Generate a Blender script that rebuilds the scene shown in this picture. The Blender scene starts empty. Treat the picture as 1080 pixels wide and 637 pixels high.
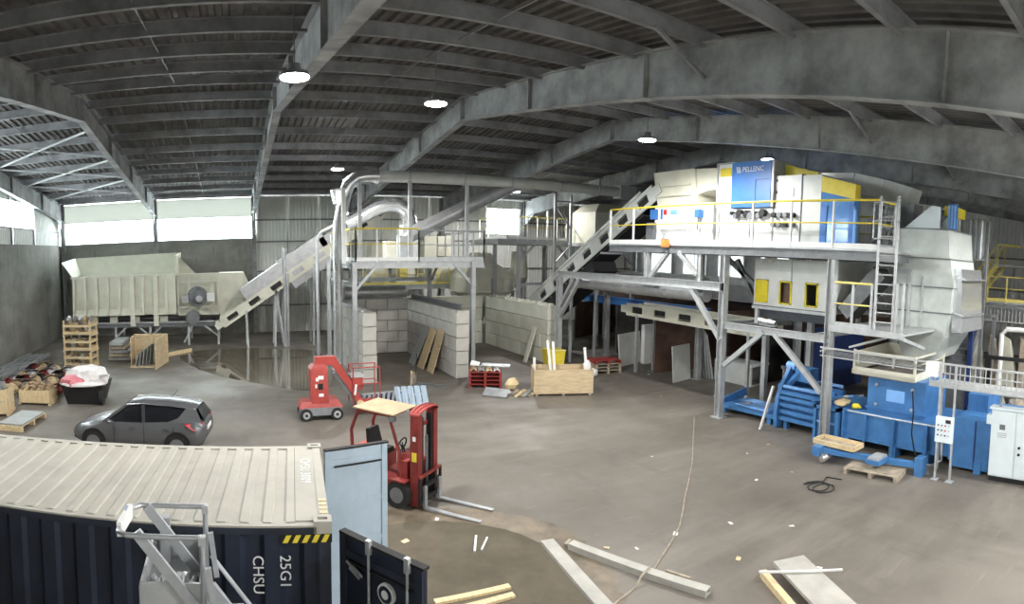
import bpy, bmesh, math, random
from mathutils import Vector, Matrix
random.seed(7)
SC = bpy.context.scene
COL = SC.collection
R = math.radians

# ------------------------------------------------------------------ camera (stitched panorama = cylindrical lens)
EYE = 5.55
FPX = 631.2                                   # pixels per radian of the 1080 x 637 frame
cd = bpy.data.cameras.new('camera')
cd.type = 'PANO'
cd.panorama_type = 'CENTRAL_CYLINDRICAL'
cd.central_cylindrical_range_u_min = -540 / FPX
cd.central_cylindrical_range_u_max = 540 / FPX
cd.central_cylindrical_range_v_min = -318.5 / FPX
cd.central_cylindrical_range_v_max = 318.5 / FPX
cd.central_cylindrical_radius = 1.0
cd.clip_end = 500
cam = bpy.data.objects.new('camera', cd)
COL.objects.link(cam)
rt, fw, up = Vector((.8906, -.45462, .01267)), Vector((.45403, .88713, -.08281)), Vector((.02641, .0795, .99648))
M = Matrix((rt, up, -fw)).transposed().to_4x4()
M.translation = (0, 0, EYE)
cam.matrix_world = M
SC.camera = cam

# ------------------------------------------------------------------ view, world, lamps' strength
SC.view_settings.view_transform = 'Standard'
SC.view_settings.look = 'None'
SC.view_settings.gamma = 1
SC.view_settings.use_curve_mapping = False
SC.view_settings.exposure = 1.0
SC.cycles.max_bounces = 8
SC.cycles.diffuse_bounces = 5
SC.cycles.glossy_bounces = 3
SC.cycles.transmission_bounces = 6
SC.cycles.transparent_max_bounces = 8
SC.cycles.sample_clamp_indirect = 6
SC.cycles.use_denoising = True
LAMP_W = 1500
SKY = 11.0

w = bpy.data.worlds.new('world')
SC.world = w
w.use_nodes = True
bgn = w.node_tree.nodes['Background']
bgn.inputs[0].default_value = (.92, .96, 1, 1)
bgn.inputs[1].default_value = SKY

# ------------------------------------------------------------------ materials
MATS = {}
def mat(name, col, rough=.6, metal=0., var=.12, scale=3., bump=0., spec=.5, col2=None, stretch=None, fine=0.):
    if name in MATS:
        return MATS[name]
    m = bpy.data.materials.new(name)
    m.use_nodes = True
    nt = m.node_tree
    b = nt.nodes['Principled BSDF']
    b.inputs['Roughness'].default_value = rough
    b.inputs['Metallic'].default_value = metal
    b.inputs['Specular IOR Level'].default_value = spec
    tc = nt.nodes.new('ShaderNodeTexCoord')
    no = nt.nodes.new('ShaderNodeTexNoise')
    no.inputs['Scale'].default_value = scale
    no.inputs['Detail'].default_value = 6
    no.inputs['Roughness'].default_value = .65
    src = tc.outputs['Object']
    if stretch:
        mp = nt.nodes.new('ShaderNodeMapping')
        mp.inputs['Scale'].default_value = stretch
        nt.links.new(src, mp.inputs[0])
        src = mp.outputs[0]
    nt.links.new(src, no.inputs['Vector'])
    rp = nt.nodes.new('ShaderNodeValToRGB')
    c2 = col2 or tuple(max(0, c * (1 - 2.2 * var)) for c in col)
    rp.color_ramp.elements[0].position = .32
    rp.color_ramp.elements[1].position = .62
    rp.color_ramp.elements[0].color = (*c2, 1)
    rp.color_ramp.elements[1].color = (*col, 1)
    nt.links.new(no.outputs['Fac'], rp.inputs[0])
    nt.links.new(rp.outputs[0], b.inputs['Base Color'])
    if bump:
        bp = nt.nodes.new('ShaderNodeBump')
        bp.inputs['Strength'].default_value = bump
        bp.inputs['Distance'].default_value = .02
        n2 = nt.nodes.new('ShaderNodeTexNoise')
        n2.inputs['Scale'].default_value = scale * 8
        n2.inputs['Detail'].default_value = 4
        nt.links.new(src, n2.inputs['Vector'])
        nt.links.new(n2.outputs['Fac'], bp.inputs['Height'])
        nt.links.new(bp.outputs[0], b.inputs['Normal'])
    MATS[name] = m
    return m

mat('galv', (.50, .52, .53), .45, .35, .10, 4)
mat('galv_dark', (.20, .21, .22), .5, .3, .12, 4)
mat('duct', (.50, .51, .52), .38, .55, .10, 3)
mat('duct_shiny', (.72, .74, .76), .22, .8, .08, 3)
mat('steel_roof', (.17, .168, .165), .7, .15, .22, 1.2, col2=(.075, .073, .07))
mat('frame_paint', (.37, .38, .38), .7, .05, .25, .9, col2=(.15, .153, .153))
mat('deck_dirty', (.15, .145, .14), .75, .1, .25, 1.0, col2=(.065, .062, .06))
mat('purlin_grey', (.30, .305, .32), .6, .2, .2, 1.5)
mat('cladding', (.78, .79, .75), .55, 0, .05, 1.5)
mat('cladding_white', (.88, .89, .88), .5, 0, .04, 1.5)
mat('girt', (.25, .25, .24), .6, .2, .1, 3)
mat('cream', (.68, .67, .56), .5, 0, .06, 1.5)
mat('cream_dark', (.52, .52, .43), .55, 0, .08, 2)
mat('pale_grey', (.62, .64, .62), .45, .1, .06, 1.5)
mat('tower_grey', (.56, .60, .575), .45, .2, .10, 1.2)
mat('white_paint', (.82, .83, .82), .4, 0, .03, 2)
mat('cabinet_white', (.74, .83, .87), .4, 0, .03, 2)
mat('yellow', (.82, .66, .05), .45, 0, .06, 3)
mat('yellow_pale', (.85, .74, .22), .45, 0, .06, 3)
mat('yellow_door', (.70, .58, .02), .5, 0, .08, 3)
mat('blue_machine', (.045, .19, .56), .4, 0, .06, 2)
mat('blue_pale', (.22, .45, .85), .4, 0, .06, 2)
mat('blue_baler', (.06, .20, .46), .42, 0, .12, 2.5)
mat('blue_dark', (.02, .045, .16), .5, 0, .15, 2)
mat('navy', (.018, .026, .05), .42, 0, .25, 1.5)
mat('navy_trim', (.022, .03, .05), .5, 0, .2, 2)
mat('red', (.26, .035, .03), .5, 0, .22, 3)
mat('red_bright', (.42, .06, .05), .45, 0, .14, 3)
mat('red_pallet', (.30, .035, .03), .6, 0, .2, 4)
mat('rubber', (.018, .018, .018), .8, 0, .2, 8)
mat('black', (.012, .012, .013), .6, 0, .2, 4)
mat('belt', (.022, .022, .023), .7, 0, .2, 6)
mat('brown_panel', (.15, .09, .068), .45, .1, .25, 1.2)
mat('wood', (.66, .47, .24), .65, 0, .14, 5, stretch=(1, 1, 6))
mat('wood_pale', (.72, .57, .34), .65, 0, .12, 5, stretch=(6, 1, 1))
mat('wood_grey', (.42, .36, .28), .75, 0, .2, 5)
mat('plywood', (.62, .49, .31), .65, 0, .14, 2.2, stretch=(1, 1, 5))
mat('board_white', (.72, .73, .70), .5, 0, .06, 2)
mat('board_floor', (.44, .43, .39), .6, 0, .12, 2)
mat('board_grey', (.38, .40, .40), .45, .2, .1, 2)
mat('galv_sheet', (.46, .48, .50), .35, .5, .15, 3)
mat('cardboard', (.50, .37, .23), .8, 0, .15, 5)
mat('foil', (.62, .64, .66), .3, .4, .25, 7, bump=.4)
mat('plastic_white', (.82, .80, .79), .4, 0, .06, 5, bump=.3)
mat('plastic_pink', (.72, .22, .26), .45, 0, .15, 5)
mat('scrap', (.33, .30, .27), .6, .2, .3, 6)
mat('car_paint', (.16, .165, .175), .25, .5, .04, 2, spec=.7)
mat('car_glass', (.012, .014, .017), .08, 0, .05, 2, spec=.8)
mat('chrome', (.75, .75, .76), .2, .9, .05, 4)
mat('tail_red', (.45, .02, .03), .25, 0, .1, 6)
mat('roof_beige', (.42, .405, .35), .65, 0, .10, 1.2)
mat('door_light', (.46, .57, .68), .45, .1, .08, 1.5)
mat('stencil', (.78, .80, .80), .6, 0, .05, 5)
mat('tan_canopy', (.42, .30, .18), .6, 0, .12, 3)
mat('red_light', (.6, .02, .02), .4, 0, .05, 3)
mat('orange', (.75, .27, .06), .5, 0, .08, 5)
mat('window_glow', (.8, .82, .82), .4, 0, .05, 2)
mat('aluminium', (.50, .52, .55), .4, .5, .08, 5)
mat('pvc_blue', (.35, .45, .70), .5, 0, .1, 4)

def noise_mix(nt, src, scale, lo, hi, detail=6):
    n = nt.nodes.new('ShaderNodeTexNoise')
    n.inputs['Scale'].default_value = scale
    n.inputs['Detail'].default_value = detail
    n.inputs['Roughness'].default_value = .62
    nt.links.new(src, n.inputs['Vector'])
    r = nt.nodes.new('ShaderNodeMapRange')
    r.inputs[1].default_value = lo
    r.inputs[2].default_value = hi
    nt.links.new(n.outputs['Fac'], r.inputs[0])
    return r.outputs[0]

def layered(name, base, layers, rough=.7, rough_var=None, bump=.15, bump_scale=25):
    """layers: (colour, scale, lo, hi, opacity, stretch)"""
    m = bpy.data.materials.new(name)
    m.use_nodes = True
    nt = m.node_tree
    b = nt.nodes['Principled BSDF']
    tc = nt.nodes.new('ShaderNodeTexCoord')
    prev = None
    for i, (c, sc, lo, hi, op, st) in enumerate(layers):
        mp = nt.nodes.new('ShaderNodeMapping')
        mp.inputs['Scale'].default_value = st
        mp.inputs['Location'].default_value = (i * 7.3, i * 3.1, i)
        nt.links.new(tc.outputs['Object'], mp.inputs[0])
        f = noise_mix(nt, mp.outputs[0], sc, lo, hi)
        mu = nt.nodes.new('ShaderNodeMath')
        mu.operation = 'MULTIPLY'
        mu.inputs[1].default_value = op
        nt.links.new(f, mu.inputs[0])
        mx = nt.nodes.new('ShaderNodeMix')
        mx.data_type = 'RGBA'
        mx.inputs[7].default_value = (*c, 1)
        if prev is None:
            mx.inputs[6].default_value = (*base, 1)
        else:
            nt.links.new(prev, mx.inputs[6])
        nt.links.new(mu.outputs[0], mx.inputs[0])
        prev = mx.outputs[2]
    nt.links.new(prev, b.inputs['Base Color'])
    b.inputs['Roughness'].default_value = rough
    if rough_var:
        f = noise_mix(nt, tc.outputs['Object'], rough_var[0], .35, .65)
        mr = nt.nodes.new('ShaderNodeMapRange')
        mr.inputs[3].default_value = rough_var[1]
        mr.inputs[4].default_value = rough_var[2]
        nt.links.new(f, mr.inputs[0])
        nt.links.new(mr.outputs[0], b.inputs['Roughness'])
    bp = nt.nodes.new('ShaderNodeBump')
    bp.inputs['Strength'].default_value = bump
    bp.inputs['Distance'].default_value = .01
    n2 = nt.nodes.new('ShaderNodeTexNoise')
    n2.inputs['Scale'].default_value = bump_scale
    n2.inputs['Detail'].default_value = 3
    nt.links.new(tc.outputs['Object'], n2.inputs['Vector'])
    nt.links.new(n2.outputs['Fac'], bp.inputs['Height'])
    nt.links.new(bp.outputs[0], b.inputs['Normal'])
    MATS[name] = m
    return m

layered('floor_concrete', (.160, .143, .121), [
    ((.112, .098, .081), .22, .42, .62, .8, (1, 1, 1)),
    ((.212, .192, .165), .5, .50, .68, .7, (.35, 1.6, 1)),
    ((.085, .075, .066), .9, .58, .74, .55, (1.5, .5, 1)),
    ((.27, .25, .22), 2.6, .60, .75, .35, (.4, 2, 1)),
    ((.06, .055, .05), 3.2, .66, .78, .5, (1, 1, 1))], .6, (.35, .42, .75), .12, 18)
layered('wall_concrete', (.25, .245, .225), [
    ((.16, .152, .135), .35, .42, .62, .8, (1, 1, 2)),
    ((.27, .27, .25), .8, .5, .7, .5, (3, 3, .35)),
    ((.07, .066, .058), 1.3, .56, .74, .6, (3, 3, .4))], .85, None, .2, 9)
layered('block_concrete', (.50, .49, .45), [
    ((.36, .35, .32), .8, .42, .62, .7, (1, 1, 1)),
    ((.24, .23, .21), 2.2, .56, .74, .5, (1, 1, 1))], .9, None, .3, 30)
layered('block_cream', (.66, .66, .57), [
    ((.54, .54, .46), .8, .42, .62, .6, (1, 1, 1)),
    ((.42, .42, .36), 2.2, .58, .76, .4, (1, 1, 1))], .9, None, .3, 30)

def glass_mat(name, col, rough, trans=True):
    m = bpy.data.materials.new(name)
    m.use_nodes = True
    nt = m.node_tree
    b = nt.nodes['Principled BSDF']
    out = nt.nodes['Material Output']
    if trans == 'sheet':                       # translucent plastic daylight sheet
        t = nt.nodes.new('ShaderNodeBsdfTranslucent')
        t.inputs[0].default_value = (*col, 1)
        d = nt.nodes.new('ShaderNodeBsdfDiffuse')
        d.inputs[0].default_value = (*col, 1)
        mx = nt.nodes.new('ShaderNodeMixShader')
        mx.inputs[0].default_value = .25
        nt.links.new(t.outputs[0], mx.inputs[1])
        nt.links.new(d.outputs[0], mx.inputs[2])
        nt.links.new(mx.outputs[0], out.inputs[0])
    else:
        t = nt.nodes.new('ShaderNodeBsdfTransparent')
        t.inputs[0].default_value = (*col, 1)
        g = nt.nodes.new('ShaderNodeBsdfGlossy')
        g.inputs['Roughness'].default_value = rough
        mx = nt.nodes.new('ShaderNodeMixShader')
        mx.inputs[0].default_value = .06
        nt.links.new(t.outputs[0], mx.inputs[1])
        nt.links.new(g.outputs[0], mx.inputs[2])
        nt.links.new(mx.outputs[0], out.inputs[0])
    MATS[name] = m
glass_mat('pane_clear', (.93, .97, .96), .05)
glass_mat('pane_sheet', (.25, .26, .24), .5, 'sheet')

m = bpy.data.materials.new('lamp_glow')
m.use_nodes = True
nt = m.node_tree
nt.nodes.remove(nt.nodes['Principled BSDF'])
e = nt.nodes.new('ShaderNodeEmission')
e.inputs[0].default_value = (1, .99, .96, 1)
e.inputs[1].default_value = 60
nt.links.new(e.outputs[0], nt.nodes['Material Output'].inputs[0])
MATS['lamp_glow'] = m
mat('shade_steel', (.06, .056, .053), .5, .2, .2, 1.5)  # bunker plates: near-black colour is mostly the bunkers' shade painted in
mat('tarp_beige', (.52, .52, .43), .6, 0, .1, 2)
mat('blue_gloss', (.12, .30, .66), .08, 0, .04, 2, spec=.7)
m = bpy.data.materials.new('lit_window')
m.use_nodes = True
m.node_tree.nodes['Principled BSDF'].inputs['Base Color'].default_value = (.8, .85, .85, 1)
m.node_tree.nodes['Principled BSDF'].inputs['Emission Color'].default_value = (.9, .96, 1, 1)
m.node_tree.nodes['Principled BSDF'].inputs['Emission Strength'].default_value = .9
MATS['lit_window'] = m

m = mat('puddle_water', (.15, .132, .10), .04, 0, .15, .8, spec=.6)
m = mat('mud', (.20, .16, .11), .45, 0, .3, 1.2)

# ------------------------------------------------------------------ mesh helpers
ROOT = {}
class MB:
    def __init__(s):
        s.v, s.f = [], []
    def add(s, vs, fs):
        o = len(s.v)
        s.v += [tuple(p) for p in vs]
        s.f += [tuple(i + o for i in f) for f in fs]
        return s
    def hexa(s, p):                            # 8 corners: bottom loop, top loop
        return s.add(p, [(3, 2, 1, 0), (4, 5, 6, 7), (0, 1, 5, 4), (1, 2, 6, 5), (2, 3, 7, 6), (3, 0, 4, 7)])
    def box(s, x0, x1, y0, y1, z0, z1):
        return s.hexa([(x0, y0, z0), (x1, y0, z0), (x1, y1, z0), (x0, y1, z0), (x0, y0, z1), (x1, y0, z1), (x1, y1, z1), (x0, y1, z1)])
    def frame(s, p, q, upv=None):
        p, q = Vector(p), Vector(q)
        d = (q - p).normalized()
        u = Vector(upv) if upv else (Vector((0, 0, 1)) if abs(d.z) < .95 else Vector((0, 1, 0)))
        a = d.cross(u).normalized()
        return p, q, a, a.cross(d).normalized()
    def bar(s, p, q, w, h=None, upv=None):     # rectangular bar, w sideways, h along up
        h = h or w
        p, q, a, b = s.frame(p, q, upv)
        a, b = a * w / 2, b * h / 2
        return s.hexa([p - a - b, p + a - b, p + a + b, p - a + b, q - a - b, q + a - b, q + a + b, q - a + b])
    def ibar(s, p, q, w, h, t=.015, upv=None):
        p, q, a, b = s.frame(p, q, upv)
        for k in (-1, 1):
            o = b * k * (h / 2 - t / 2)
            s.bar(p + o, q + o, w, t, b)
        return s.bar(p, q, t, h - 2 * t, b)
    def cyl(s, p, q, r0, r1=None, n=12, caps=True):
        r1 = r0 if r1 is None else r1
        p, q, a, b = s.frame(p, q)
        vs = []
        for c, r in ((p, r0), (q, r1)):
            for i in range(n):
                t = 2 * math.pi * i / n
                vs.append(c + a * math.cos(t) * r + b * math.sin(t) * r)
        fs = [(i, (i + 1) % n, n + (i + 1) % n, n + i) for i in range(n)]
        if caps:
            fs += [tuple(range(n - 1, -1, -1)), tuple(range(n, 2 * n))]
        return s.add(vs, fs)
    def tube(s, pts, r, n=8):
        pts = [Vector(p) for p in pts]
        rings, vs, fs = [], [], []
        ref = None
        for i, p in enumerate(pts):
            d = (pts[min(i + 1, len(pts) - 1)] - pts[max(i - 1, 0)]).normalized()
            if ref is None:
                ref = d.cross(Vector((0, 0, 1)) if abs(d.z) < .9 else Vector((0, 1, 0))).normalized()
            a = (ref - d * ref.dot(d)).normalized()
            ref = a
            b = d.cross(a)
            k = 1.0
            if 0 < i < len(pts) - 1:
                c = (pts[i] - pts[i - 1]).normalized().dot((pts[i + 1] - pts[i]).normalized())
                k = 1 / max(.5, math.sqrt((1 + c) / 2))
            rr = r[i] if isinstance(r, (list, tuple)) else r
            for j in range(n):
                t = 2 * math.pi * j / n
                vs.append(p + a * math.cos(t) * rr * (k if k < 1.2 else 1) + b * math.sin(t) * rr)
        for i in range(len(pts) - 1):
            for j in range(n):
                fs.append((i * n + j, i * n + (j + 1) % n, (i + 1) * n + (j + 1) % n, (i + 1) * n + j))
        fs += [tuple(range(n - 1, -1, -1)), tuple(range((len(pts) - 1) * n, len(pts) * n))]
        return s.add(vs, fs)
    def prism(s, poly, ax, a0, a1):            # polygon in the two other axes, pushed along ax
        n = len(poly)
        def P(u, v, t):
            return {'x': (t, u, v), 'y': (u, t, v), 'z': (u, v, t)}[ax]
        vs = [P(u, v, a0) for u, v in poly] + [P(u, v, a1) for u, v in poly]
        return s.add(vs, [tuple(range(n - 1, -1, -1)), tuple(range(n, 2 * n))] + [(i, (i + 1) % n, n + (i + 1) % n, n + i) for i in range(n)])
    def plate(s, pts, t):                      # flat polygon with thickness t along its normal
        pts = [Vector(p) for p in pts]
        nrm = (pts[1] - pts[0]).cross(pts[2] - pts[0]).normalized() * t
        n = len(pts)
        return s.add(pts + [p + nrm for p in pts], [tuple(range(n - 1, -1, -1)), tuple(range(n, 2 * n))] + [(i, (i + 1) % n, n + (i + 1) % n, n + i) for i in range(n)])
    def loft(s, rings, caps=True):
        n = len(rings[0])
        vs = [p for r in rings for p in r]
        fs = [(i * n + j, i * n + (j + 1) % n, (i + 1) * n + (j + 1) % n, (i + 1) * n + j) for i in range(len(rings) - 1) for j in range(n)]
        if caps:
            fs += [tuple(range(n - 1, -1, -1)), tuple(range((len(rings) - 1) * n, len(rings) * n))]
        return s.add(vs, fs)
    def blob(s, c, rx, ry, rz, seed=0, lump=.25, seg=10, rings=6):
        rr = random.Random(seed)
        vs = [(c[0], c[1], c[2] - rz)]
        for i in range(1, rings):
            ph = -math.pi / 2 + math.pi * i / rings
            for j in range(seg):
                t = 2 * math.pi * j / seg
                k = 1 + rr.uniform(-lump, lump)
                vs.append((c[0] + rx * k * math.cos(ph) * math.cos(t), c[1] + ry * k * math.cos(ph) * math.sin(t), c[2] + rz * math.sin(ph) * (1 + rr.uniform(-lump, lump) * .5)))
        vs.append((c[0], c[1], c[2] + rz))
        fs = [(0, 1 + (j + 1) % seg, 1 + j) for j in range(seg)]
        for i in range(rings - 2):
            for j in range(seg):
                a, b = 1 + i * seg + j, 1 + i * seg + (j + 1) % seg
                fs.append((a, b, b + seg, a + seg))
        l = len(vs) - 1
        fs += [(l, l - seg + j, l - seg + (j + 1) % seg) for j in range(seg)]
        return s.add(vs, fs)
    def corr(s, p0, ud, vd, length, height, pitch, depth, nd, t=0.0):
        """trapezoidal sheet: waves along ud, ribs run along vd, depth along nd"""
        p0, ud, vd, nd = Vector(p0), Vector(ud), Vector(vd), Vector(nd)
        n = max(1, round(length / pitch))
        pitch = length / n
        prof = []
        for i in range(n):
            b = i * pitch
            prof += [(b, 0), (b + pitch * .38, 0), (b + pitch * .5, depth), (b + pitch * .88, depth)]
        prof.append((length, 0))
        vs = [p0 + ud * u + nd * d for u, d in prof] + [p0 + ud * u + nd * d + vd * height for u, d in prof]
        k = len(prof)
        return s.add(vs, [(i, i + 1, k + i + 1, k + i) for i in range(k - 1)])
    def build(s, name, material, parent=None, smooth=30, label=None, kind=None, origin=None):
        me = bpy.data.meshes.new(name)
        if parent is not None:
            loc, rz, local = ROOT.get(parent.name, ((0, 0, 0), 0, False))
            if not local:
                c, sn = math.cos(-rz), math.sin(-rz)
                vs = [(c * (x - loc[0]) - sn * (y - loc[1]), sn * (x - loc[0]) + c * (y - loc[1]), z - loc[2]) for x, y, z in s.v]
            else:
                vs = s.v
            org = None
        else:
            xs, ys, zs = zip(*s.v)
            org = origin or ((min(xs) + max(xs)) / 2, (min(ys) + max(ys)) / 2, min(zs))
            vs = [(x - org[0], y - org[1], z - org[2]) for x, y, z in s.v]
        me.from_pydata(vs, [], s.f)
        me.materials.append(MATS[material] if isinstance(material, str) else material)
        if smooth:
            me.polygons.foreach_set('use_smooth', [True] * len(me.polygons))
            me.set_sharp_from_angle(angle=R(smooth))
        bm = bmesh.new()
        bm.from_mesh(me)
        bmesh.ops.recalc_face_normals(bm, faces=bm.faces)
        bm.to_mesh(me)
        bm.free()
        o = bpy.data.objects.new(name, me)
        COL.objects.link(o)
        if parent is not None:
            o.parent = parent
            ROOT[o.name] = ROOT.get(parent.name, ((0, 0, 0), 0, False))
        else:
            o.location = org
            ROOT[o.name] = (org, 0, False)
        if label:
            o['label'] = label
        if kind:
            o['kind'] = kind
        return o

def thing(name, label, cat, loc=(0, 0, 0), rz=0., group=None, local=False, kind=None):
    o = bpy.data.objects.new(name, None)
    o.empty_display_size = .2
    COL.objects.link(o)
    o.location = loc
    o.rotation_euler = (0, 0, rz)
    o['label'] = label
    o['category'] = cat
    if group:
        o['group'] = group
    if kind:
        o['kind'] = kind
    ROOT[o.name] = (loc, rz, local)
    return o
def tag(o, label, cat, group=None, kind=None):
    o['label'] = label
    o['category'] = cat
    if group:
        o['group'] = group
    if kind:
        o['kind'] = kind
    return o
def clone(o, name=None, parent=None):          # a part that shares its mesh
    c = o.copy()
    COL.objects.link(c)
    if parent is not None:
        c.parent = parent
    return c
def dup(root, loc, rz=None, label=None):
    r = root.copy()
    COL.objects.link(r)
    r.location = loc
    if rz is not None:
        r.rotation_euler = (0, 0, rz)
    if label:
        r['label'] = label
    for ch in list(root.children):
        c = clone(ch, parent=r)
        for g in list(ch.children):
            clone(g, parent=c)
    return r
def text_mesh(txt, size, material, name, parent, loc, rot, extrude=.002):
    cu = bpy.data.curves.new(name, 'FONT')
    cu.body = txt
    cu.size = size
    cu.align_x = 'CENTER'
    cu.align_y = 'CENTER'
    cu.extrude = extrude
    cu.resolution_u = 3
    tmp = bpy.data.objects.new(name + '_tmp', cu)
    COL.objects.link(tmp)
    dg = bpy.context.evaluated_depsgraph_get()
    me = bpy.data.meshes.new_from_object(tmp.evaluated_get(dg))
    bpy.data.objects.remove(tmp)
    me.name = name
    me.materials.clear()
    me.materials.append(MATS[material])
    o = bpy.data.objects.new(name, me)
    COL.objects.link(o)
    o.parent = parent
    ploc, prz, local = ROOT.get(parent.name, ((0, 0, 0), 0, False))
    o.location = loc if local else (loc[0] - ploc[0], loc[1] - ploc[1], loc[2] - ploc[2])
    o.rotation_euler = rot
    return o
# ================================================================== THE HALL
XL, XR, YF, YN = -12.0, 40.0, 42.0, -1.6        # inner faces: side walls, far wall, near wall
RIDGE = 21.0
def rtop(y):                                     # top flange of the portal rafters
    return 11.25 - (y - RIDGE) * .085 if y > RIDGE else 11.25 - (RIDGE - y) * .118
def depth(y):
    return .82 + .34 * abs(y - RIDGE) / 20

tag(MB().box(XL - .3, XR + .3, YN - .3, YF + .3, -.25, 0).build('floor', 'floor_concrete', origin=(0, 0, 0)), 'dusty stained concrete floor of the hall', 'floor', kind='structure')

# ---- roof: corrugated deck in bays, purlins
ceil = thing('ceiling', 'dark corrugated steel roof on long grey purlins', 'ceiling', (0, 0, 0), kind='structure')
frames_x = [-11.75, -5.05, 1.8, 8.65, 15.5, 22.35, 29.2, 36.05]
bays = [XL - .4] + frames_x[1:-1] + [XR + .4]
for i in range(len(bays) - 1):
    for y0, y1 in ((YN - .4, RIDGE), (RIDGE, YF + .5)):
        a, b = Vector((bays[i], y0, rtop(y0) + .2)), Vector((bays[i], y1, rtop(y1) + .2))
        d = (b - a)
        m = MB().corr(a, (1, 0, 0), d.normalized(), bays[i + 1] - bays[i], d.length, .30, .07, (0, 0, 1))
        m.build('roof_sheet', 'deck_dirty', ceil, smooth=0)
# outer weather skin so that no sky leaks between the sheets
m = MB()
for y0, y1 in ((YN - .4, RIDGE), (RIDGE, YF - .2)):
    m.hexa([(XL - .5, y0, rtop(y0) + .30), (XR + .5, y0, rtop(y0) + .30), (XR + .5, y1, rtop(y1) + .30), (XL - .5, y1, rtop(y1) + .30),
            (XL - .5, y0, rtop(y0) + .40), (XR + .5, y0, rtop(y0) + .40), (XR + .5, y1, rtop(y1) + .40), (XL - .5, y1, rtop(y1) + .40)])
m.build('roof_covering', 'deck_dirty', ceil)
for y in [.2, 2.3, 4.4, 6.5, 8.7, 10.9, 13.0, 15.2, 17.5, 19.7, 22.0, 24.0, 26.4, 28.9, 31.2, 33.6, 36.0, 38.4, 40.6]:
    z = rtop(y)
    m = MB()
    m.box(XL, XR, y - .012, y + .012, z - .07, z + .2)
    m.box(XL, XR, y - .012, y + .09, z - .085, z - .065)
    m.box(XL, XR, y - .09, y + .012, z + .18, z + .2)
    m.build('purlin', 'purlin_grey', ceil)
# sag rods between purlins
m = MB()
for x in (-8.4, -1.6, 5.2, 12.1, 18.9, 25.8):
    for y0, y1 in ((4.4, 19.7), (22, 40.6)):
        m.bar((x, y0, rtop(y0) + .02), (x, y1, rtop(y1) + .02), .03, .03)
m.build('sag_rods', 'purlin_grey', ceil)

# ---- portal frames
for k, x in enumerate(frames_x):
    f = thing('portal_frame', ['grey steel portal frame along the side wall by the ribbon window', 'grey steel portal frame above the cream feed hopper', 'grey steel portal frame beside the end of the ribbon window',
              'dirty grey steel portal frame over the inclined duct', 'dirty grey steel portal frame over the platform columns', 'grey steel portal frame over the back of the sorting machines', 'grey steel portal frame behind the baler tower', 'grey steel portal frame along the white side wall'][k], 'beam', (x, RIDGE, 0), kind='structure')
    for y0, y1 in ((YN + .2, RIDGE), (RIDGE, YF - .35)):
        z0, z1, d0, d1 = rtop(y0), rtop(y1), depth(y0), depth(y1)
        m = MB()
        m.hexa([(x - .008, y0, z0 - d0), (x + .008, y0, z0 - d0), (x + .008, y1, z1 - d1), (x - .008, y1, z1 - d1), (x - .008, y0, z0), (x + .008, y0, z0), (x + .008, y1, z1), (x - .008, y1, z1)])
        for zz0, zz1 in ((z0, z1), (z0 - d0, z1 - d1)):
            m.hexa([(x - .14, y0, zz0 - .025), (x + .14, y0, zz0 - .025), (x + .14, y1, zz1 - .025), (x - .14, y1, zz1 - .025), (x - .14, y0, zz0), (x + .14, y0, zz0), (x + .14, y1, zz1), (x - .14, y1, zz1)])
        m.build('rafter', 'frame_paint', f)
    for y in (3.6, 10.5, 15.8, RIDGE - .06, RIDGE + .06, 26, 31.5, 37):
        MB().box(x - .13, x + .13, y - .012, y + .012, rtop(y) - depth(y) + .01, rtop(y) - .02).build('stiffener_plate', 'frame_paint', f)
    y = YF - .35
    m = MB()
    for sx in (-.14, .12):
        pass
    m.ibar((x, y + .12, 0), (x, y + .12, rtop(y)), .28, .4, .022, (0, 1, 0))
    m.build('column', 'frame_paint', f)
    MB().prism([(y + .0, rtop(y) - depth(y)), (y - 1.6, rtop(y - 1.6) - depth(y - 1.6)), (y, rtop(y) - depth(y) - .7)], 'x', x - .02, x + .02).build('haunch_plate', 'frame_paint', f)
    # fly braces down from the purlins to the bottom flange
    if k in (3, 4, 5):
        for yy, side in ((8.7, -1), (8.7, 1), (15.2, 1), (4.4, 1)):
            MB().bar((x + side * 1.35, yy, rtop(yy) - .05), (x + side * .02, yy, rtop(yy) - depth(yy) + (.35 if yy != 15.2 else .1)), .07, .07).build('fly_brace', 'purlin_grey', f)
    # wind bracing in the end bay
    if k == 0:
        for y0, y1 in ((24, 28.9), (28.9, 33.6), (33.6, 38.4)):
            for a, b in ((0, 1), (1, 0)):
                xa, xb = (x + .2, frames_x[1] - .2) if a == 0 else (frames_x[1] - .2, x + .2)
                MB().bar((xa, y0, rtop(y0) - .2), (xb, y1, rtop(y1) - .2), .07, .07).build('wind_brace', 'galv', f)

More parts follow.
